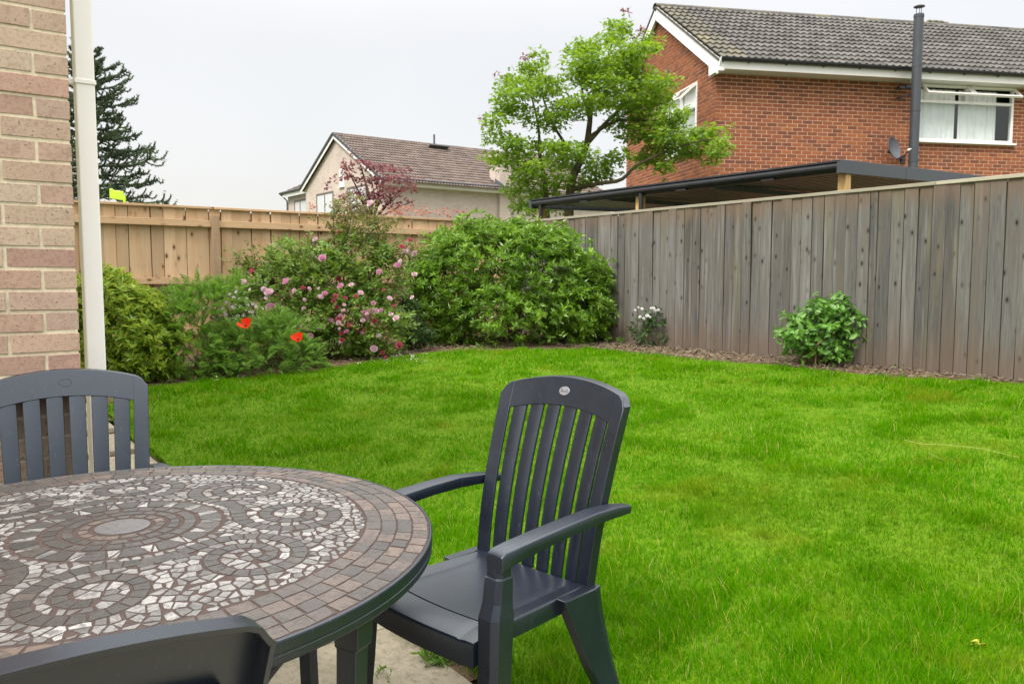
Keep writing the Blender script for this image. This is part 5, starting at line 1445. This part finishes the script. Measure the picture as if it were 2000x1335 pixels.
fl_list += [(rnd.gauss(480, 150), rnd.gauss(1060, 95), rnd.choice('kpkpr'), rnd.uniform(13, 22)) for _ in range(34)]
for i, (cx_, cy_, kk, sz) in enumerate(fl_list):
    p = atY(500 + cx_ / 2.567, 200 + cy_ / 2.567, YR - (.62 if cy_ > 900 else .42 if cy_ > 760 else .04) + rnd.uniform(-.05, .05))
    s_ = sz / 2.567 / 2 * YR / FPX * 1.25
    o_ = bpy.data.objects.new('flower', RM[kk][i % 2]); link(o_, rose)
    ax = unit(np.array([rnd.gauss(0, .5), -.9, rnd.uniform(.1, 1.1)])); x_ = unit(np.cross(ax, rdir(1)[0])); y_ = np.cross(ax, x_)
    o_.matrix_basis = Matrix(mat4(p - np.array(rose.location), x_ * s_, y_ * s_, ax * s_).tolist())
# fallen petals on the bed
def petals(n):
    pts = []
    for _ in range(n):
        px, py = rnd.gauss(765, 40), rnd.gauss(700, 7); p = gp(px, max(690, py)); p[2] += .03; pts.append(p)
    return np.array(pts)
flakes(110, petals, .022, M['p_pale'], 'fallen_petals')
# --- dark little evergreen between rose and corner shrub
gd = gp(815, 690); YD = gd[1] + .5
shrub('dark_bush', 'small dark green bush squeezed between the rose bush and the corner shrub', 'shrub', (gd[0], YD, gd[2]), [pb(800, 640, 26, 40, YD), pb(815, 660, 30, 25, YD - .1), pb(795, 600, 18, 22, YD)], 330, 7, .065, .3, 'l_dark', stem_n=6)
# --- white rose by the right fence
gq = gp(1275, 681); YQ = gq[1] + .25
wr_ = thing('white_rose', 'small rose with white blooms standing alone against the weathered fence', 'rose', (gq[0], YQ, gq[2]))
qb = [pb(1270, 650, 30, 22, YQ), pb(1290, 640, 20, 28, YQ), pb(1255, 640, 18, 14, YQ), pb(1285, 615, 14, 16, YQ)]
P, o, q = sample(qb, 380, .2, .2, zmin=gq[2]); obj('foliage', rose_leaves(P, o, '', .058), M['l_dark'], wr_, kind='stuff')
obj('stems', stems(np.array([gq[0], YQ, gq[2]]), qb + [pb(1248, 608, 6, 8, YQ), pb(1278, 606, 6, 6, YQ)], 10, .006, .003), M['stem'], wr_)
wm = [make_mesh('flower', *rose_mesh(s + 9), M['p_white'], True) for s in (1, 2)]
for i, (a, b, sz) in enumerate(((235, 145, 16), (262, 155, 20), (215, 163, 14), (340, 155, 26), (352, 165, 20), (376, 163, 18), (252, 210, 20), (275, 220, 18), (300, 205, 24), (318, 212, 16), (330, 150, 18))):
    p = atY(1180 + a / 3.571, 560 + b / 3.571, YQ - .16); s_ = sz / 3.571 / 2 * YQ / FPX * 1.25
    o_ = bpy.data.objects.new('flower', wm[i % 2]); link(o_, wr_); ax = unit(np.array([rnd.gauss(0, .4), -.9, rnd.uniform(.2, .9)])); x_ = unit(np.cross(ax, rdir(1)[0])); y_ = np.cross(ax, x_)
    o_.matrix_basis = Matrix(mat4(p - np.array(wr_.location), x_ * s_, y_ * s_, ax * s_).tolist())
# --- hydrangea by the right fence: leaves large enough to pick apart, each its own part
gh = gp(1600, 722); YH = gh[1] + .30
hyd = thing('hydrangea_bush', 'round broad-leaved green bush in front of the weathered fence at the right', 'shrub', (gh[0], YH, gh[2]))
hb = [pb(1600, 650, 70, 50, YH), pb(1650, 635, 50, 45, YH), pb(1560, 660, 40, 40, YH - .05), pb(1620, 610, 55, 28, YH + .03), pb(1680, 625, 25, 25, YH), pb(1610, 690, 60, 22, YH - .05)]
P, o, q = sample(hb, 1250, .5, .35, zmin=gh[2] + .05, rough=.26)
# leaf blades that droop
fold = lambda w_, dr: (LEAF['V'] * np.array([w_, 1, 1]) - np.stack([0 * LEAF['V'][:, 0], 0 * LEAF['V'][:, 0], dr * LEAF['V'][:, 1] ** 2], 1), LEAF['F'])
lm_ = [make_mesh('leaf', *fold(a, b), M['l_hyd'], True) for a, b in ((.55, .10), (.50, .22), (.60, .05))]
ordr = np.argsort(P @ np.array([0, 1., 0]) - .3 * P[:, 2]); mb = MB(); cnt = 0
for i in ordr:
    ax = unit(o[i] * .9 + np.array([0, 0, .5]) + rng.normal(0, .3, 3)); ref = unit(np.cross(ax, rdir(1)[0])); bi = np.cross(ax, ref)
    for j in range(1):
        a = rnd.uniform(0, 6.28); sp = rnd.uniform(.8, 1.35); d = ax * math.cos(sp) + (ref * math.cos(a) + bi * math.sin(a)) * math.sin(sp); d = unit(d)
        s = unit(np.cross(d, ax)); n_ = np.cross(s, d); L = rnd.uniform(.058, .108)
        if cnt < 300:
            o_ = bpy.data.objects.new('leaf', lm_[cnt % 3]); link(o_, hyd); o_.matrix_basis = Matrix(mat4(P[i] - np.array(hyd.location), s * L, d * L, n_ * L).tolist())
        else: mb.add(*leaves(P[i:i + 1], d[None], n_[None], L, L * .55, LEAF))
        cnt += 1
P2 = np.concatenate([b.c + rdir(70) * b.r * rng.uniform(.2, .8, (70, 1)) for b in hb]); mb.add(*leaves(P2, rdir(len(P2)), rdir(len(P2)), .10, .055, LEAF))
obj('inner_leaves', mb, M['l_hyd'], hyd, kind='stuff')
obj('stems', stems(np.array([gh[0], YH, gh[2]]), hb, 26, .008, .004), M['twig'], hyd)
# --- weeds along the fence foot
def weed(name, label, px, py, n, L, mat='l_poppy'):
    g = gp(px, py); t = thing(name, label, 'weed', g)
    P = np.repeat(g[None], n, 0) + rng.normal(0, .03, (n, 3)) * np.array([1, 1, 0]); d = unit(np.stack([rng.normal(0, .6, n), rng.normal(0, .6, n), rng.uniform(.4, 1.2, n)], 1))
    ls = L * rng.uniform(.5, 1.2, n); mid = P + d * (ls * .55)[:, None]; mb = MB(); mb.add(*leaves(P, d, rdir(n), ls, ls * .09, LEAF)); mb.add(*leaves(mid, unit(d + rng.normal(0, .5, (n, 3))), rdir(n), ls * .5, ls * .12, LEAF2))
    obj('blades', mb, M[mat], t, kind='stuff')
weed('weed', 'small green weed growing just right of the round broad-leaved bush', 1765, 722, 40, .14)
weed('weed', 'low weed at the fence foot left of the white rose', 1215, 672, 26, .13)
weed('weed', 'pale low weed at the right foot of the big corner shrub', 1125, 672, 50, .16, 'l_feather')
weed('grass_tuft', 'bright grass tuft sprouting from the paving joint under the right chair', 855, 1291, 60, .065, 'l_poppy')
weed('grass_tuft', 'tiny pale grass wisp in the paving joint beside the table leg', 736, 1322, 12, .05, 'l_poppy')
# --- bits lying on the lawn
def straw(name, label, pts, r_=.0016, lift=.048):
    P = np.array([gp(*q) for q in pts]); P[:, 2] += lift; t_ = np.linspace(0, 1, 14)
    cc = np.stack([np.interp(t_, np.linspace(0, 1, len(P)), P[:, j]) for j in range(3)], 1)
    o_ = obj(name, MB().add(*tube(cc, r_, 5)), M['straw']); tag(o_, label, 'straw')
straw('dry_stalk', 'long dry grass stalk lying across the lawn near the right edge', [(1765, 872), (1795, 880), (1850, 883), (1920, 890), (1968, 903), (1990, 908)])
straw('dry_stalk', 'short broken straw on the lawn below the long dry stalk', [(1815, 900), (1842, 913)])
for i, (px, py, c_, lab) in enumerate(((425, 752, 'p_pale', 'creamy fallen petal on the lawn in front of the feathery plant'), (470, 743, 'p_white', 'white fallen petal on the lawn edge below the left poppy'), (1905, 1278, 'yellow_leaf', 'yellow dead leaf on the lawn in the lower right corner'))):
    g = gp(px, py); n = 5; P = g + rng.normal(0, .014, (n, 3)) + Z * .045
    o_ = obj('fallen_petal' if i < 2 else 'dead_leaf', MB().add(*leaves(P, rdir(n) * np.array([1, 1, .2]), np.tile(Z, (n, 1)) + rng.normal(0, .3, (n, 3)), .030, .016, LEAF)), M[c_]); tag(o_, lab, 'petal' if i < 2 else 'leaf')

# ================================================================== TREES beyond the fences
def crown_pads(blobs, dens, L, T, pad_flat=.35, hang=.15):
    PP = []; DD = []; NN = []
    for b in blobs:
        n = max(8, int(dens * b.r[0] * b.r[2]))
        k = max(3, n // 16)
        cs = b.c + rdir(k) * b.r * rng.uniform(.25, 1.0, (k, 1)) ** .6
        j = rng.integers(0, k, n); a = rng.uniform(0, 6.28, n); rr = np.sqrt(rng.random(n)) * .72 * min(b.r[0], 1.2 * b.r[2] + .15)
        P = cs[j] + np.stack([np.cos(a) * rr, np.sin(a) * rr, rng.normal(0, .035, n) - .25 * rr * rr * 2], 1)
        PP.append(P); DD.append(np.stack([np.cos(a), np.sin(a), rng.normal(-hang, .35, n)], 1) + rng.normal(0, .4, (n, 3))); NN.append(np.array([0, 0, 1.]) + rng.normal(0, .45, (n, 3)))
    P = np.concatenate(PP); return leaves(P, np.concatenate(DD), np.concatenate(NN), L * rng.uniform(.6, 1.2, len(P)), L * .9 * rng.uniform(.6, 1.1, len(P)), T)
def limb(mb, pts, r0, r1, wob=.0):
    P = np.array(pts, float); t_ = np.linspace(0, 1, 3 * len(P)); cc = np.stack([np.interp(t_, np.linspace(0, 1, len(P)), P[:, j]) for j in range(3)], 1)
    cc[1:-1] = (cc[:-2] + 2 * cc[1:-1] + cc[2:]) / 4
    mb.add(*tube(cc, np.linspace(r0, r1, len(cc)), 7))
# --- green maple
YM = 15.2; K4 = 2.967; c4 = lambda x, y, dy=0: atY(900 + x / K4, y / K4, YM + dy)
tb_ = c4(625, 1330); tg = float(gz(*uv(tb_)))
mt = thing('maple_tree', 'light green maple tree with airy layered crown in front of the red brick house', 'tree', (tb_[0], tb_[1], tg))
mb = MB()
limb(mb, [(tb_[0], YM, tg - .1), c4(625, 1200), c4(640, 1040), c4(680, 960), c4(730, 850), c4(748, 700)], .10, .05)
limb(mb, [c4(748, 720), c4(760, 560, .1), c4(830, 420), c4(890, 200)], .045, .012)
limb(mb, [c4(735, 830), c4(850, 700, -.2), c4(1000, 560, -.3), c4(1100, 260, -.2)], .045, .012)
limb(mb, [c4(690, 940), c4(600, 830, .3), c4(520, 700, .4), c4(430, 430, .5)], .04, .012)
limb(mb, [(tb_[0] - .3, YM + .1, tg - .1), c4(500, 1200, .1), c4(488, 1050, .2), c4(455, 900, .3), c4(455, 740, .4), c4(400, 520, .5)], .06, .015)
limb(mb, [c4(470, 980, .2), c4(360, 880, .3), c4(230, 760, .3)], .03, .01)
limb(mb, [c4(640, 1100), c4(800, 1060, -.3), c4(930, 1050, -.4), c4(1010, 960, -.5), c4(1180, 880, -.6), c4(1330, 830, -.7), c4(1460, 800, -.7)], .045, .012)
limb(mb, [c4(735, 800), c4(900, 690, -.3), c4(1100, 700, -.4), c4(1230, 690, -.5)], .035, .01)
limb(mb, [c4(745, 700), c4(700, 520, .2), c4(690, 320, .2)], .03, .01)
obj('trunk', mb, M['bark_green'], mt, smooth=True)
MBL = [(890, 175, 85, 40), (860, 225, 65, 38), (950, 140, 30, 25), (1100, 235, 70, 38), (1040, 270, 70, 40), (985, 310, 110, 50), (690, 290, 85, 50), (760, 370, 140, 70), (900, 410, 140, 60), (1000, 475, 150, 60), (1120, 500, 100, 60), (850, 490, 110, 50), (690, 440, 80, 55), (960, 360, 90, 40),
       (420, 365, 65, 45), (400, 440, 105, 50), (270, 485, 60, 45), (330, 545, 110, 45), (480, 500, 80, 50), (560, 490, 50, 50), (240, 610, 70, 40), (340, 655, 110, 42), (560, 640, 100, 42), (520, 700, 130, 42), (700, 610, 120, 50), (850, 580, 110, 45), (1000, 600, 130, 60), (1100, 620, 100, 52), (960, 700, 130, 42), (1060, 760, 140, 52), (1180, 700, 95, 50), (1260, 690, 45, 40), (1230, 790, 120, 42),
       (190, 720, 60, 38), (220, 800, 80, 34), (300, 835, 100, 34), (190, 905, 65, 36), (300, 925, 110, 42), (460, 860, 130, 40), (420, 965, 100, 34), (600, 865, 110, 42), (560, 930, 130, 42), (700, 905, 75, 32), (780, 965, 110, 42), (850, 1005, 70, 32), (700, 1065, 90, 32), (560, 1045, 100, 42), (380, 1025, 100, 34), (340, 1100, 80, 34), (350, 1180, 70, 42), (480, 1120, 80, 42), (430, 1215, 80, 26), (560, 1200, 60, 30), (900, 905, 70, 34),
       (1130, 900, 100, 50), (1180, 965, 50, 34), (1340, 830, 125, 50), (1430, 780, 100, 50), (1500, 845, 55, 50), (1440, 905, 70, 42), (1290, 890, 75, 34), (1050, 945, 50, 34), (1370, 770, 60, 30), (1160, 560, 60, 40)]
bl = []
for i, (x, y, rx, ry) in enumerate(MBL):
    c = c4(x, y, rnd.uniform(-.9, .9) - .0006 * max(0, x - 900)); k = YM / FPX / K4; bl.append(Blob(c, (rx * k * .92, .55 + rx * k * .5, ry * k * .92)))
obj('crown', MB().add(*crown_pads(bl, 9000, .084, PALM)), M['l_maple'], mt, kind='stuff')
tw = [pb(900 + x / K4, y / K4, 6, 5, YM) for x, y in ((965, 65), (1050, 180), (1030, 205), (360, 345), (405, 315), (125, 680), (140, 735), (215, 440))]
obj('shoot_tips', MB().add(*crown_pads(tw, 5200, .07, PALM)), M['l_red'], mt, kind='stuff')
# --- purple-leaved tree beyond the back fence
YT = 16.5; c3 = lambda x, y, dy=0: atY(500 + x / 2.567, 200 + y / 2.567, YT + dy)
rb = c3(590, 640); rg = float(gz(*uv(rb)))
rt_ = thing('purple_tree', 'small purple-leaved tree in front of the beige house beyond the back fence', 'tree', (rb[0], rb[1], rg))
mb = MB(); limb(mb, [(rb[0], YT, rg - .1), c3(590, 640), c3(575, 540), c3(560, 440), c3(520, 300)], .07, .012)
for e in ((450, 320), (640, 360), (760, 400), (480, 420), (720, 460), (440, 480), (640, 440), (800, 490)): limb(mb, [c3(585, 600), c3((585 + e[0]) / 2, (580 + e[1]) / 2), c3(*e)], .03, .006)
obj('trunk', mb, M['bark'], rt_, smooth=True)
RBL = [(510, 275, 30, 25), (455, 310, 28, 36), (540, 320, 50, 32), (620, 332, 55, 30), (700, 335, 65, 26), (480, 370, 40, 32), (560, 390, 62, 34), (640, 400, 70, 34), (740, 392, 66, 32), (790, 430, 34, 14), (398, 385, 14, 20), (430, 475, 42, 26), (540, 462, 62, 34), (640, 470, 80, 34), (720, 450, 70, 28), (480, 520, 44, 26), (600, 520, 76, 22), (780, 487, 26, 14), (700, 500, 52, 20), (350, 410, 10, 10), (600, 440, 60, 30)]
bl = [Blob(c3(x, y, rnd.uniform(-.5, .5)), (rx * YT / FPX / 2.567, .35, ry * YT / FPX / 2.567)) for x, y, rx, ry in RBL]
obj('crown', MB().add(*crown_pads(bl, 2700, .085, PALM)), M['l_red'], rt_, kind='stuff')
gpk = c3(840, 560); ht_ = thing('red_tipped_hedge', 'low hedge with salmon-pink young leaves peeping over the back fence', 'hedge', (gpk[0], gpk[1], float(gz(*uv(gpk)))))
bl = [Blob(c3(x, y, -2.), (rx * .0042, .25, ry * .0042)) for x, y, rx, ry in ((760, 535, 80, 14), (700, 545, 60, 14), (840, 545, 40, 10), (950, 552, 50, 10), (1040, 552, 24, 10), (270, 522, 20, 12))]
obj('foliage', MB().add(*crown_pads(bl, 5000, .06, LEAF2)), M['l_pinkred'], ht_, kind='stuff')
for b_ in bl: b_.r = b_.r * .2; b_.c = b_.c - np.array([0, 0, .35])
obj('stems', stems(np.array(ht_.location), bl, 6, .02, .008), M['bark'], ht_)
# --- monkey puzzle tree
YK = 27.; mk0 = atY(186, 395, YK); mkg = .5
mkt = thing('monkey_puzzle_tree', 'dark monkey puzzle tree with spiky drooping branches behind the white downpipe', 'tree', (mk0[0], YK, mkg))
ztop = atY(186, 88, YK)[2]
mb = MB(); limb(mb, [(mk0[0], YK, mkg - .1), (mk0[0], YK, 3.), (mk0[0] - .02, YK, ztop)], .26, .05); obj('trunk', mb, M['bark'], mkt, smooth=True)
brs = []; SP = []; SD = []
def rope(pts, r0, r1):
    P = np.array(pts); n = max(4, int(np.sum(np.linalg.norm(np.diff(P, axis=0), axis=1)) / .075)); t_ = np.linspace(0, 1, n)
    cc = np.stack([np.interp(t_, np.linspace(0, 1, len(P)), P[:, j]) for j in range(3)], 1); T_ = unit(np.gradient(cc, axis=0)); rr = np.linspace(r0, r1, n)
    brs.append((cc, rr))
    for m in range(6):
        sd_ = unit(np.cross(T_, rdir(n))); SP.append(cc + sd_ * (rr * .55)[:, None]); SD.append(unit(sd_ * .8 + T_ * .9))
base_c = np.array([mk0[0], YK, 0])
for lv in range(25):
    f = lv / 24; z = ztop - .25 - f * (ztop - 1.6); Lb = (.55 + 2.65 * f ** .85) * rnd.uniform(.85, 1.1)
    nb = 6
    for b in range(nb):
        a = b * 2 * math.pi / nb + lv * .77 + rnd.uniform(-.2, .2); d = np.array([math.cos(a), math.sin(a), 0]); s = np.array([-d[1], d[0], 0])
        el = .60 - .95 * f + rnd.uniform(-.28, .28); L = Lb * rnd.uniform(.55 if f < .6 else .8, 1.12)
        p0 = base_c + Z * z
        pt = lambda q: p0 + d * L * q + Z * (L * (el * q * .8 - .30 * q * q * (f + .2) + .75 * max(0, q - .55) ** 1.6))
        rope([pt(q) for q in np.linspace(0, 1, 7)], .056, .042)
        for q in (.16, .28, .39, .49, .58, .67, .76, .84, .91, .97):
            if L < .8 and q < .5: continue
            for sg in (-1, 1):
                if rnd.random() < .28: continue
                l2 = L * (.22 + .12 * (1 - q)) * rnd.uniform(.5, 1.25); e0 = pt(q); dd = unit(d * .7 + s * sg * rnd.uniform(.4, 1.1) + Z * rnd.uniform(-.7, .35))
                rope([e0, e0 + dd * l2 * .5 - Z * l2 * .06, e0 + dd * l2 * .85 + Z * l2 * .12, e0 + dd * l2 + Z * l2 * .42], .042, .036)
mb = MB()
for cc, rr in brs: mb.add(*tube(cc[::2] if len(cc) > 6 else cc, np.interp(np.linspace(0, 1, len(cc[::2] if len(cc) > 6 else cc)), np.linspace(0, 1, len(rr)), rr) * .62, 5))
obj('branches', mb, M['monkey'], mkt, kind='stuff')
SP = np.concatenate(SP); SD = np.concatenate(SD)
obj('spiky_leaves', MB().add(*leaves(SP, SD, rdir(len(SP)), .048, .030, LEAF2)), M['monkey'], mkt, kind='stuff')
# --- lime green plastic thing showing above the back fence
ly = 17.0; l0 = atY(228, 381, ly)
lm = thing('lime_panel', 'lime green plastic play panel on a post showing above the tan back fence', 'play panel', (l0[0], ly, .5))
obj('panel', MB().add(*box_axes(l0 + Z * .0, np.array([.145, 0, -.02]), (0, .02, 0), (0, 0, .095))).add(*box_axes(l0 + np.array([-.11, 0, .10]), (.035, 0, 0), (0, .022, 0), (0, 0, .03))), M['lime'], lm, bevel=.012)
obj('post', MB().add(*box_axes((l0[0] + .16, ly, 1.7), (.022, 0, 0), (0, .022, 0), (0, 0, 1.42))), M['lime'], lm)
